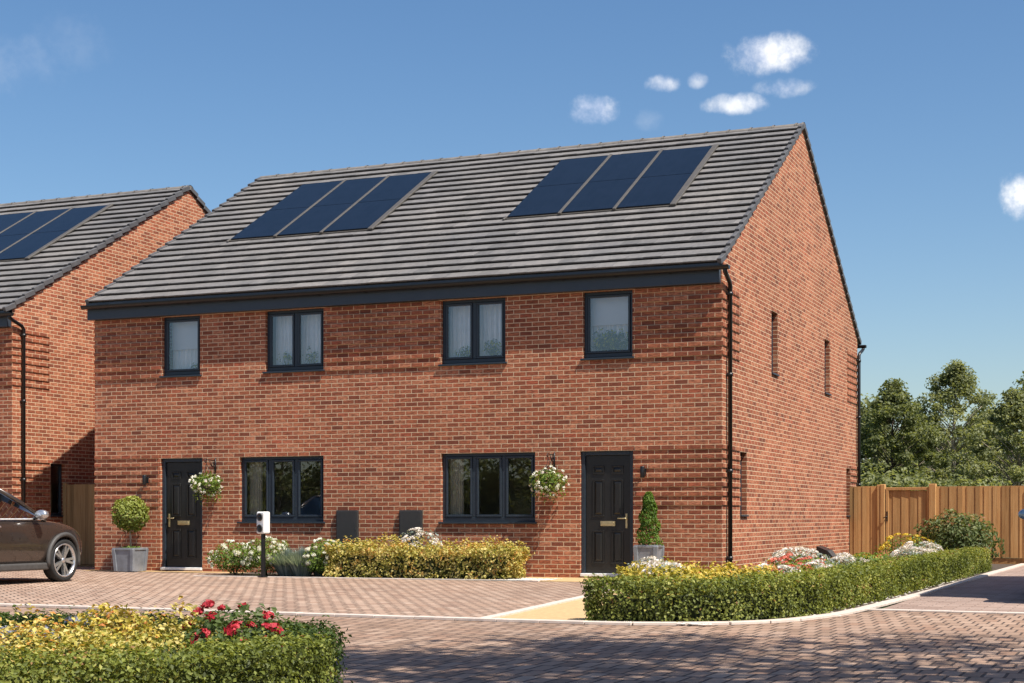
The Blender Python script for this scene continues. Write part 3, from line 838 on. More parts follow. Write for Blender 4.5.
# ------------------------------------------------------------------ flowers: blooms shared as mesh data
def bloom_mesh(name, mat, r, n, size, flat=.6):
    d = rng.normal(0, 1, (n, 3)); d /= np.linalg.norm(d, axis=1, keepdims=True); d[:, 2] = np.abs(d[:, 2])*.9 - .15
    return leaf_mesh(name, mat, d*np.array([r, r, r*flat]), d, size, aspect=.85, spread=.35, curl=.1)
BM = {
 'white': [bloom_mesh('bloom', M['petalw'], .038, 34, .030) for _ in range(3)],
 'pinkwhite': [bloom_mesh('bloom', M['petalp'], .075, 70, .028, .35) for _ in range(3)],
 'red': [bloom_mesh('bloom', M['petalr'], .022, 34, .022, .8) for _ in range(3)],
 'coral': [bloom_mesh('bloom', M['petalc'], .045, 40, .032, .6) for _ in range(3)],
 'blue': [bloom_mesh('bloom', M['petalb'], .055, 90, .016, .6) for _ in range(3)],
 'yellow': [bloom_mesh('bloom', M['petaly'], .06, 50, .028, .45) for _ in range(3)],
 'small': [bloom_mesh('bloom', M['petalw'], .026, 16, .030, .7) for _ in range(3)],
 'smallpink': [bloom_mesh('bloom', M['petalp'], .024, 16, .030, .7) for _ in range(3)],
}
def blooms(root, kind, P, N=None, smin=.75, smax=1.25):
    for i, p in enumerate(P):
        o = bpy.data.objects.new('bloom', BM[kind][i % 3]); link(o, root); o.location = p
        if N is not None:
            d = Vector(N[i]) + Vector((0,0,.5)); o.rotation_euler = d.to_track_quat('Z', 'Y').to_euler()
        s = random.uniform(smin, smax); o.scale = (s, s, s)

def twig_core(root, c, rad, mat, name='stem'):
    m = MB()
    for k in range(9):
        a = random.uniform(0, 6.28); e = random.uniform(.4, .85)
        tip = (c[0]+rad[0]*e*math.cos(a), c[1]+rad[1]*e*math.sin(a), c[2]+rad[2]*random.uniform(.1,.75))
        m.tube([(c[0]+random.uniform(-.03,.03), c[1]+random.uniform(-.03,.03), 0), tuple((np.array(tip)+np.array(c))/2), tip], [.008,.006,.003], 5)
    return m.build(name, mat, root)

def shrub(name, loc, rad, n, size, mat, label, cat, bloom=None, nb=0, group=None, aspect=.6, shell=.6, topblooms=.1, spread=.6, bump=.22, droop=0):
    root = empty(name, (loc[0], loc[1], .01), label, cat, group)
    c = (0, 0, rad[2]*.55)
    P, N = blob_points(n, c, (rad[0], rad[1], rad[2]*.5), random.randint(0, 999), shell, bump)
    P[:, 2] = np.maximum(P[:, 2], .015)
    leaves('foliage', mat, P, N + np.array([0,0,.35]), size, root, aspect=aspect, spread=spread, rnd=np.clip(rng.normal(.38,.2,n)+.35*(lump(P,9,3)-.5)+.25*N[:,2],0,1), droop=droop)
    twig_core(root, c, (rad[0], rad[1], rad[2]*.5), M['bark'])
    if bloom:
        pb, nb_ = blob_points(nb*4, c, (rad[0]*1.0, rad[1]*1.0, rad[2]*.53), 5, .08, .12)
        keep = [i for i in range(len(pb)) if nb_[i][2] > topblooms][:nb]
        blooms(root, bloom, [tuple(pb[i]) for i in keep], [nb_[i] for i in keep])
    return root

def hedge(name, pts, w, h, n, size, mat, label, cat, core, jitter=.03, tops=.12, rndfun=None, caps=True, group=None, aspect=.62, mats=None, bright=0.0):
    """clipped run of foliage along a polyline: leaves over an uneven box shell round a twiggy core"""
    root = empty(name, (pts[0][0], pts[0][1], .01), label, cat, group)
    P0 = Vector((pts[0][0], pts[0][1], 0)); Q = [Vector((x, y, 0))-P0 for x, y in pts]
    seg = [(b-a).length for a, b in zip(Q, Q[1:])]; Ln = sum(seg)
    cum = np.concatenate([[0], np.cumsum(seg)])
    per = 2*h + w
    s = rng.uniform(0, Ln, n); t = rng.uniform(0, per, n)
    if caps:
        k = int(n * min(.3, 2*w*h/(per*Ln)))
    idx = np.clip(np.searchsorted(cum, s, side='right')-1, 0, len(seg)-1)
    A = np.array([tuple(q) for q in Q]); a = A[idx]; b = A[idx+1]; u = ((s-cum[idx])/np.array(seg)[idx])[:, None]
    c = a*(1-u)+b*u
    # averaged tangents for smooth corners
    tg = np.array([tuple((Q[min(i+1,len(Q)-1)]-Q[max(i-1,0)]).normalized()) for i in range(len(Q))])
    T = tg[idx]*(1-u)+tg[idx+1]*u; T /= np.linalg.norm(T, axis=1, keepdims=True); S = np.stack([T[:,1], -T[:,0], 0*T[:,0]], 1)
    off = np.where(t < h, -w/2, np.where(t < h+w, t-h-w/2, w/2)); z = np.where(t < h, t, np.where(t < h+w, h, per-t))
    nrm = np.where((t < h)[:, None], -S, np.where((t < h+w)[:, None], np.array([0,0,1.0]), S))
    if caps:
        for e, (ii, sg) in enumerate(((0, -1), (len(Q)-1, 1))):
            m_ = slice(e*k, (e+1)*k)
            c[m_] = A[ii]; off[m_] = rng.uniform(-w/2, w/2, k); z[m_] = rng.uniform(0, h, k); S[m_] = np.array([tg[ii][1], -tg[ii][0], 0]); nrm[m_] = tg[ii]*sg
    P = c + S*off[:, None]; P[:, 2] = z
    depth = rng.random(n)**1.4*.14 - .012
    wob = (lump(P, 5.0, 11)-.5)*jitter*2.2 + (lump(P, 17, 12)-.5)*jitter*1.2
    P = P - nrm*depth[:, None] + nrm*wob[:, None] + rng.normal(0, .008, (n, 3))
    stray = rng.random(n) < .05
    P[stray] += nrm[stray]*rng.uniform(.01, .05, (stray.sum(), 1))
    P[:, 2] = np.maximum(P[:, 2], .01)
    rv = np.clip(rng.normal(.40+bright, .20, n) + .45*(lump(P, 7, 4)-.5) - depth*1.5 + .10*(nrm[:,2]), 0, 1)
    midx = None
    if mats is not None: midx = mats[1](P + np.array([P0.x, P0.y, 0]), nrm); mat = mats[0]
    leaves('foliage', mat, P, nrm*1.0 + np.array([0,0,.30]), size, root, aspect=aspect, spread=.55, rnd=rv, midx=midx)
    m = MB()
    for i in range(len(Q)-1):
        d = (Q[i+1]-Q[i]); ang = math.atan2(d.y, d.x); mid = (Q[i]+Q[i+1])/2
        m.obox(Matrix.Translation((mid.x, mid.y, (h-.15)/2)) @ Matrix.Rotation(ang, 4, 'Z'), max(.02, d.length-(.30 if i in (0, len(Q)-2) else .06)), max(.06, w-.30), h-.15)
    m.build('twig_core', core, root)
    return root
M['core'] = plain('hedge_twigs', (.022,.030,.006), .95, var=.6, scale=40, bump=.8)

# hedge round the corner bed
hp = [(1.36,-9.98),(2.15,-9.90),(2.55,-9.62),(2.85,-9.10),(2.98,-8.3),(3.05,-7.0),(3.12,-4.5),(3.18,-1.5),(3.22,1.5),(3.26,4.0),(3.30,6.0)]
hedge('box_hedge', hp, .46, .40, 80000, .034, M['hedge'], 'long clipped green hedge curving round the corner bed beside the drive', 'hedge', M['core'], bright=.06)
# yellow mass behind that hedge
hedge('golden_shrub', [(1.75,-9.2),(2.1,-8.5),(2.3,-7.5)], .70, .42, 5200, .050, M['golden'], 'mass of golden yellow shrub behind the clipped corner hedge', 'shrub', M['core'], jitter=.07)
hedge('golden_shrub', [(-.15,-3.6),(.6,-4.6),(1.2,-5.8)], .8, .31, 5000, .052, M['golden'], 'golden orange shrub spreading below the front downpipe', 'shrub', M['core'], jitter=.08)
# plants of the corner bed
shrub('white_flower_shrub', (-.10,-3.4), (.34,.34,.40), 900, .045, M['lav'], 'silvery shrub with flat white flower heads in front of the cone topiary', 'flowering shrub', 'pinkwhite', 18)
shrub('white_flower_shrub', (.88,-6.0), (.32,.32,.42), 700, .04, M['lav'], 'low white flowered clump at the path end of the clipped corner hedge', 'flowering shrub', 'pinkwhite', 12)
shrub('white_flower_shrub', (2.45,-6.75), (.34,.36,.42), 800, .042, M['lav'], 'low pale flower clump at the bend of the clipped hedge, next to the golden mass', 'flowering shrub', 'pinkwhite', 20)
shrub('coral_flower', (2.40,-5.9), (.36,.40,.43), 900, .045, M['green'], 'coral flowers between two pale clumps behind the bend of the hedge', 'flowers', 'coral', 30)
shrub('white_flower_shrub', (2.55,-5.1), (.34,.36,.42), 800, .042, M['lav'], 'pale flower clump hemmed in by coral flowers behind the hedge bend', 'flowering shrub', 'pinkwhite', 20)
shrub('coral_flower', (1.55,-1.6), (.55,.5,.40), 900, .05, M['green'], 'coral red flowers growing against the gable wall', 'flowers', 'coral', 30)
shrub('coral_flower', (2.1,-3.4), (.45,.45,.42), 800, .05, M['green'], 'coral red flowers close behind the side hedge', 'flowers', 'coral', 22)
shrub('white_flower_shrub', (1.1,.6), (.5,.5,.46), 900, .045, M['lav'], 'tall white topped shrub against the gable wall behind coral flowers', 'flowering shrub', 'pinkwhite', 26)
shrub('white_flower_shrub', (2.35,-1.9), (.40,.55,.42), 800, .045, M['lav'], 'pale pinkish flower clump between coral flowers and the side hedge', 'flowering shrub', 'pinkwhite', 22)
shrub('lime_green_shrub', (2.2,.9), (.5,.7,.42), 1500, .05, M['green'], 'bright lime green shrub below the gas meter housing', 'shrub')
shrub('lime_green_shrub', (1.3,4.4), (.50,.6,.30), 1500, .05, M['golden'], 'yellow green shrub beside the gas meter housing', 'shrub')
shrub('white_flower_shrub', (2.55,3.0), (.42,.7,.44), 900, .045, M['lav'], 'white flowers above the shaded part of the hedge', 'flowering shrub', 'pinkwhite', 24)
shrub('white_flower_shrub', (2.35,5.4), (.45,.7,.50), 900, .045, M['lav'], 'silvery white flower clump in front of the leafy bush by the gate', 'flowering shrub', 'pinkwhite', 22)
shrub('yellow_flower', (1.9,7.0), (.6,.6,.60), 1000, .05, M['green'], 'yellow flowers near the timber gate', 'flowers', 'yellow', 26)
shrub('coral_flower', (1.7,6.0), (.4,.5,.26), 900, .05, M['dark'], 'coral flowers close to the rear corner of the gable', 'flowers', 'coral', 16)
shrub('leafy_bush', (2.75,7.6), (.72,.70,1.02), 4200, .085, M['viburnum'], 'tall leafy bush in front of the timber fence', 'bush', aspect=.55, bump=.3)

# the bed along the front wall
for i, (x, y, r, h, lab) in enumerate([(-8.35,-1.15,.42,.52,'white flowered clump next to the left-hand door'),
                                        (-7.74,-1.12,.42,.62,'white flowered clump behind the charger post'),
                                        (-6.58,-1.12,.34,.58,'white flowered clump between grey lavender and golden hedge')]):
    shrub('white_flower_shrub', (x, y), (r, .42, h), 2000, .042, M['green'], lab, 'flowering shrub', 'white', 52, topblooms=-.45)
def tuft(loc, r, h, n, label):
    root = empty('lavender_tuft', (loc[0], loc[1], .01), label, 'lavender', 'grey lavender in the front bed')
    m = MB(); rn = []
    for k in range(n):
        a = random.uniform(0, 6.28); e = random.random()**.6; bx, by = r*.35*e*math.cos(a), r*.35*e*math.sin(a)
        tx_, ty_ = r*e*math.cos(a)+random.gauss(0,.03), r*e*math.sin(a)+random.gauss(0,.03); hh = h*(1-.35*e)*random.uniform(.75,1.1); w = random.uniform(.006,.011)
        px, py = -math.sin(a)*w, math.cos(a)*w
        mx, my = (bx+tx_)*.45, (by+ty_)*.45
        m.face([(bx-px,by-py,0),(bx+px,by+py,0),(mx+px,my+py,hh*.6),(mx-px,my-py,hh*.6)]); m.face([(mx-px,my-py,hh*.6),(mx+px,my+py,hh*.6),(tx_,ty_,hh)]); q = random.random(); rn += [q, q]
    o = m.build('foliage', M['lav'], root)
    at = o.data.attributes.new('rnd', 'FLOAT', 'FACE'); at.data.foreach_set('value', np.array(rn, np.float32))
tuft((-7.30,-1.15), .42, .50, 1500, 'blue grey lavender tuft right beside the charger post')
tuft((-7.00,-1.18), .42, .52, 1500, 'blue grey lavender tuft in the middle, under the window corner')
tuft((-6.80,-.85), .36, .56, 1000, 'blue grey lavender tuft nearest the first meter box')
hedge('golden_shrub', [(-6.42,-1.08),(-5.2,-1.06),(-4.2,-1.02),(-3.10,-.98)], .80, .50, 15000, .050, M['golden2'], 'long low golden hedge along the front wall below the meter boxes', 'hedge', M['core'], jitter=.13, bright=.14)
shrub('sedum', (-5.15,-.36), (.42,.22,.74), 500, .05, M['lav'], 'pinkish sedum heads showing above the golden hedge below a meter box', 'flowers', 'pinkwhite', 20)

# ------------------------------------------------------------------ foreground bed
def fore_mat(P, N): return (P[:, 1] > -18.15).astype(np.int32)  # dark leaves on the back and end run; end shade put into colour
hedge('clipped_hedge', [(-1.5,-17.48),(0,-17.48),(1.9,-17.50),(2.50,-17.60),(2.82,-17.95),(3.00,-18.35),(2.98,-18.70),(2.80,-19.08),(2.46,-19.65),(2.05,-20.35)],
      .34, .47, 105000, .0215, None, 'clipped hedge framing the near flower bed with red roses', 'hedge', M['core'], jitter=.025,
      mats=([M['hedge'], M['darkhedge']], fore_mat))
hedge('golden_shrub', [(1.98,-17.95),(2.22,-18.35),(2.40,-18.90),(2.20,-19.50),(1.9,-20.0)], .52, .47, 30000, .027, M['golden2'], 'golden shrub filling the near bed inside the clipped hedge', 'shrub', M['core'], jitter=.10, bright=.12)
shrub('rose_bush', (2.56,-18.10), (.36,.36,.55), 3000, .032, M['dark'], 'rose bush with red blooms at the end of the near bed', 'rose bush', 'red', 44, topblooms=.05)
shrub('golden_shrub', (1.98,-18.14), (.28,.28,.54), 3200, .030, M['golden'], 'orange tipped golden shrub between blue grey flowers and red roses', 'shrub')
for x, y, lab in [(1.86,-18.80,'blue grey flower clump farthest from the red roses'),(1.74,-18.48,'blue grey flower clump in the middle of the three'),(1.58,-18.05,'blue grey flower clump nearest the brick drive')]:
    shrub('blue_flower', (x, y), (.19,.19,.47), 900, .026, M['dark'], lab, 'flowers', 'blue', 6, group='blue grey flower clumps in the near bed', topblooms=.4)
shrub('dark_shrub', (1.2,-18.4), (.5,.5,.46), 2600, .035, M['dark'], 'dark green shrub beside the blue grey flowers', 'shrub')
sheet('near_bed_soil', [(-1.7,-20.6),(2.1,-20.5),(3.15,-18.7),(3.1,-18.3),(2.6,-17.4),(-1.7,-17.3)], .008, M['soil'])

# ------------------------------------------------------------------ planters and topiary
def planter(x, y, w, h, label):
    root = empty('planter', (x, y, .014), label, 'planter', 'grey planters by the front doors')
    m = MB(); b, t = w*.43, w*.5
    P0 = [(-b,-b,0),(b,-b,0),(b,b,0),(-b,b,0)]; P1 = [(-t,-t,h),(t,-t,h),(t,t,h),(-t,t,h)]; P2 = [(-t+.03,-t+.03,h),(t-.03,-t+.03,h),(t-.03,t-.03,h),(-t+.03,t-.03,h)]; P3 = [(x_,y_,h-.05) for x_,y_,_ in P2]
    m.face(list(reversed(P0)))
    for A, B in ((P0,P1),(P1,P2),(P2,P3)):
        for i in range(4): m.face([A[i],A[(i+1)%4],B[(i+1)%4],B[i]])
    # corner stiles and rim
    for sx in (-1,1):
        for sy in (-1,1):
            m.obox(Matrix.Translation((sx*(b+t)/2*.93, sy*(b+t)/2*.93, h/2)) @ Matrix.Rotation(sx*(t-b)/h,4,'Y') @ Matrix.Rotation(-sy*(t-b)/h,4,'X'), .07, .07, h*.985)
    m.build('pot', M['lead'], root, bevel=.006)
    m = MB()
    for (a0,a1,b0,b1) in ((-t-.012,t+.012,-t-.012,-t+.03),(-t-.012,t+.012,t-.03,t+.012),(-t-.012,-t+.03,-t+.03,t-.03),(t-.03,t+.012,-t+.03,t-.03)): m.box(a0,a1,b0,b1,h-.03,h+.012)
    m.build('rim', M['lead'], root, bevel=.005)
    m = MB(); m.face([(-t+.03,-t+.03,h-.03),(t-.03,-t+.03,h-.03),(t-.03,t-.03,h-.03),(-t+.03,t-.03,h-.03)]); m.build('soil', M['soil'], root)
planter(-11.08, -.42, .44, .42, 'grey square planter under the lollipop topiary tree')
planter(-1.10, -.38, .36, .54, 'grey square planter under the cone topiary')
r = empty('topiary_tree', (-11.08,-.42,.40), 'round headed lollipop topiary tree in a grey planter', 'topiary')
P, N = blob_points(2600, (0,0,.66), (.33,.33,.32), 3, .45, .12); leaves('crown', M['topiary'], P, N+np.array([0,0,.3]), .055, r, spread=.55, rnd=np.clip(rng.normal(.4,.2,2600)+.3*N[:,2],0,1))
m = MB(); m.tube([(0,0,-.02),(.012,0,.15),(-.008,.01,.3),(0,0,.62)], [.016,.014,.013,.010], 8)
for k in range(8):
    a = k*.8; m.tube([(0,0,.42+.02*k),(.12*math.cos(a),.12*math.sin(a),.58),(.24*math.cos(a),.24*math.sin(a),.62+.04*(k%3))], [.008,.005,.003], 5)
m.build('trunk', M['palebark'], r)
P, N = blob_points(420, (0,0,.02), (.19,.19,.06), 8, .6, .2); leaves('foliage', M['green'], P, N, .04, r, spread=.6)
r = empty('cone_topiary', (-1.10,-.38,.52), 'slim conical green topiary in a grey planter', 'topiary')
n = 3200; t_ = rng.random(n)**.8; ang = rng.uniform(0, 6.283, n); z = .03+.86*t_
prof = .205*(1-t_)**.55*(.86+.16*np.sin(z*21+ang))+.025; rr = prof*(1-.4*rng.random(n)**2)
P = np.stack([rr*np.cos(ang), rr*np.sin(ang), z], 1); N = np.stack([np.cos(ang), np.sin(ang), .45+0*z], 1)
leaves('foliage', M['cone'], P, N, .042, r, spread=.55, aspect=.5, rnd=np.clip(rng.normal(.42,.22,n)+.3*(lump(P,14,2)-.5),0,1))
m = MB(); m.tube([(0,0,-.02),(0,0,.8)], [.02,.006], 7); m.build('trunk', M['bark'], r)

# ------------------------------------------------------------------ hanging baskets
def basket(x, zb, label, seed):
    yb = -.30
    root = empty('hanging_basket', (x, yb, zb), label, 'hanging basket', 'hanging baskets beside the windows')
    m = MB(); m.lathe([(.0,-.17),(.07,-.155),(.13,-.10),(.165,-.02),(.17,0),(.158,0),(.12,-.09),(0,-.14)], 20); m.build('bowl', M['bark'], root)
    c = MB()
    for k in range(3):
        a = 2.1*k+.4; c.tube([(.16*math.cos(a),.16*math.sin(a),0),(0,0,.40)], .004, 5)
    c.tube([(0,0,.40),(0,.0,.455)], .005, 6); c.build('chain', M['black'], root)
    P, N = blob_points(1100, (0,0,.03), (.27,.24,.19), seed, .6, .2)
    P2 = P[:260].copy(); P2[:, 2] -= rng.uniform(.05, .22, 260); P2[:, :2] *= 1.05
    leaves('foliage', M['green'], np.vstack([P, P2]), np.vstack([N, N[:260]])+np.array([0,0,.2]), .045, root, spread=.6)
    pb, nb = blob_points(60, (0,0,.03), (.31,.27,.22), seed+1, .1, .18)
    blooms(root, 'small', [tuple(p) for p in pb[:38]], nb[:38]); 
    pb[38:, 2] -= .05
    blooms(root, 'smallpink', [tuple(p) for p in pb[38:52]], nb[38:52])
    # scrolled iron bracket fixed to the wall (part of the house)
    b = MB(); z = zb+.46
    b.tube([(x,-.006,z-.22),(x,-.006,z+.05)], .012, 6)
    b.tube([(x,-.01,z),(x,yb-.02,z+.015),(x,yb-.05,z+.005),(x,yb-.055,z-.025),(x,yb-.035,z-.04),(x,yb,z-.018)], .008, 6)
    sc = [(x, -.012-.19*t, z-.20+.20*t + .035*math.sin(t*math.pi*2)) for t in [i/10 for i in range(11)]]
    b.tube(sc, .007, 6)
    b.tube([(x, -.10+.045*math.cos(a)*(1-a/14), z-.07+.045*math.sin(a)*(1-a/14)) for a in [i*.6 for i in range(14)]], .006, 5)
    b.build('basket_bracket', M['black'], H1)
basket(-9.50, 1.58, 'hanging basket of white flowers overlapping the left-hand door', 21)
basket(-2.86, 1.58, 'hanging basket of white flowers between window and right-hand door', 33)

# ------------------------------------------------------------------ EV charger
root = empty('charging_post', (-7.39,-1.78,.012), 'white twin socket car charger on a thin black post', 'car charger', rz=R(-14))
m = MB(); m.box(-.028,.028,-.028,.028,0,.76); m.box(-.07,.07,-.07,.07,0,.012); m.build('post', M['black'], root, bevel=.004)
m = MB(); m.box(-.095,.095,-.075,.075,.72,1.09); m.build('charger_body', M['white'], root, bevel=.028, seg=4)
for z in (.81, 1.0):
    s = MB(); Mx = Matrix.Translation((-.01 if False else 0,-.074,z)) @ Matrix.Rotation(R(90),4,'X')
    s.lathe([(0,0),(.060,0),(.066,.006),(.066,.016),(.054,.020),(.050,.008),(0,.006)], 22, Mx)
    so = s.build('socket', M['trim'], root)
    s = MB(); s.lathe([(0,.014),(.030,.014),(.034,.010),(.034,.006)], 18, Mx); s.build('socket_cap', M['black'], so)

# ------------------------------------------------------------------ timber fences and gates
def boards(mb, rn, p0, p1, z0, z1, bw=.092, th=.016, jitter=.004):
    a = Vector((*p0, 0)); b = Vector((*p1, 0)); d = b-a; L_ = d.length; n = max(1, round(L_/bw)); ang = math.atan2(d.y, d.x)
    for i in range(n):
        q = a + d*((i+.5)/n); e = .004 if i % 2 else -.001
        Mx = Matrix.Translation((q.x, q.y, (z0+z1)/2+random.uniform(-jitter,jitter))) @ Matrix.Rotation(ang+R(3.5), 4, 'Z') @ Matrix.Translation((0,-e,0))
        mb.obox(Mx, L_/n+.006, th, z1-z0); r_ = random.random(); rn += [r_]*6
def set_rnd(o, rn):
    at = o.data.attributes.new('rnd', 'FLOAT', 'FACE'); at.data.foreach_set('value', np.array(rn, np.float32))
def fence(name, p0, p1, h, label, cat, mat, posts=(), gb=.14, group=None):
    root = empty(name, (p0[0], p0[1], 0), label, cat, group)
    q1 = (p1[0]-p0[0], p1[1]-p0[1]); d = Vector((*q1,0)); ang = math.atan2(d.y, d.x)
    m = MB(); rn = []; boards(m, rn, (0,0), q1, gb, h); o = m.build('fence_panel', mat, root); set_rnd(o, rn)
    m = MB(); mid = d/2
    m.obox(Matrix.Translation((mid.x, mid.y, gb/2)) @ Matrix.Rotation(ang,4,'Z') @ Matrix.Translation((0,.02,0)), d.length-.01, .03, gb-.01)
    o = m.build('gravel_board', mat, root); set_rnd(o, [.15]*6)
    for zr in (.35, .9, 1.45):
        m = MB(); m.obox(Matrix.Translation((mid.x, mid.y, zr)) @ Matrix.Rotation(ang,4,'Z') @ Matrix.Translation((0,.04,0)), d.length-.01, .045, .08); o = m.build('rail', mat, root); set_rnd(o, [.4]*6)
    for t, sz in posts:
        q = d*t; m = MB(); m.obox(Matrix.Translation((q.x, q.y, (h+.03)/2)) @ Matrix.Rotation(ang,4,'Z') @ Matrix.Translation((0,.0,0)), sz, .10, h+.03); o = m.build('post', mat, root, bevel=.006); set_rnd(o, [.55]*6)
    return root
F0, F1 = Vector((.02,10.95,0)), Vector((4.05,10.55,0)); FD = (F1-F0)
def fp(t): q = F0+FD*t; return (q.x, q.y)
FH = 1.70
fence('timber_fence', fp(0), fp(.165), FH, 'short timber fence panel between the gable and the timber gate', 'fence', M['wood'], posts=((.985,.07),), gb=.05, group='timber fences behind the bed')
fence('timber_fence', fp(.475), fp(1.0), FH-.02, 'long timber fence with vertical boards behind the leafy bush', 'fence', M['wood'], posts=((.93,.07),), group='timber fences behind the bed')
# gate
def gate():
    p0, p1 = fp(.175), fp(.450)
    root = empty('timber_gate', (p0[0], p0[1], 0), 'timber garden gate with black latch between two fence posts', 'gate')
    d = Vector((p1[0]-p0[0], p1[1]-p0[1], 0)); ang = math.atan2(d.y, d.x); root.rotation_euler = (0,0,ang); L_ = d.length
    m = MB(); rn = []; boards(m, rn, (.17,0), (L_-.10,0), .06, FH-.10); o = m.build('gate_leaf', M['wood'], root); set_rnd(o, rn)
    m = MB(); m.box(.11,.17,-.04,.03,.06,FH-.03); m.box(L_-.10,L_-.06,-.04,.03,.06,FH-.03); m.box(.17,L_-.10,-.04,.03,FH-.095,FH-.03); o = m.build('gate_frame', M['wood'], root, bevel=.004); set_rnd(o, [.6]*18)
    for x, w in ((.04,.10),(L_+.02,.15)):
        m = MB(); m.box(x-w/2,x+w/2,-.06,.06,0,FH+.04); o = m.build('post', M['wood'], root, bevel=.008); set_rnd(o, [.62]*6)
    m = MB(); m.box(.125,.155,-.055,-.04,.92,1.14); m.tube([(.14,-.05,1.02),(.14,-.09,1.02),(.06,-.09,.99)], .010, 6); m.build('latch', M['black'], root)
gate()
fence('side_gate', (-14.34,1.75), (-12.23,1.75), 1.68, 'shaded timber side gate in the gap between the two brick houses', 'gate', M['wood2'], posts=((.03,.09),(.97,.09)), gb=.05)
fence('timber_fence', (4.12,10.5), (7.6,10.4), FH-.02, 'timber fence at the very end of the drive behind the blue car', 'fence', M['wood'], posts=((.0,.12),(.5,.1)), group='timber fences behind the bed')

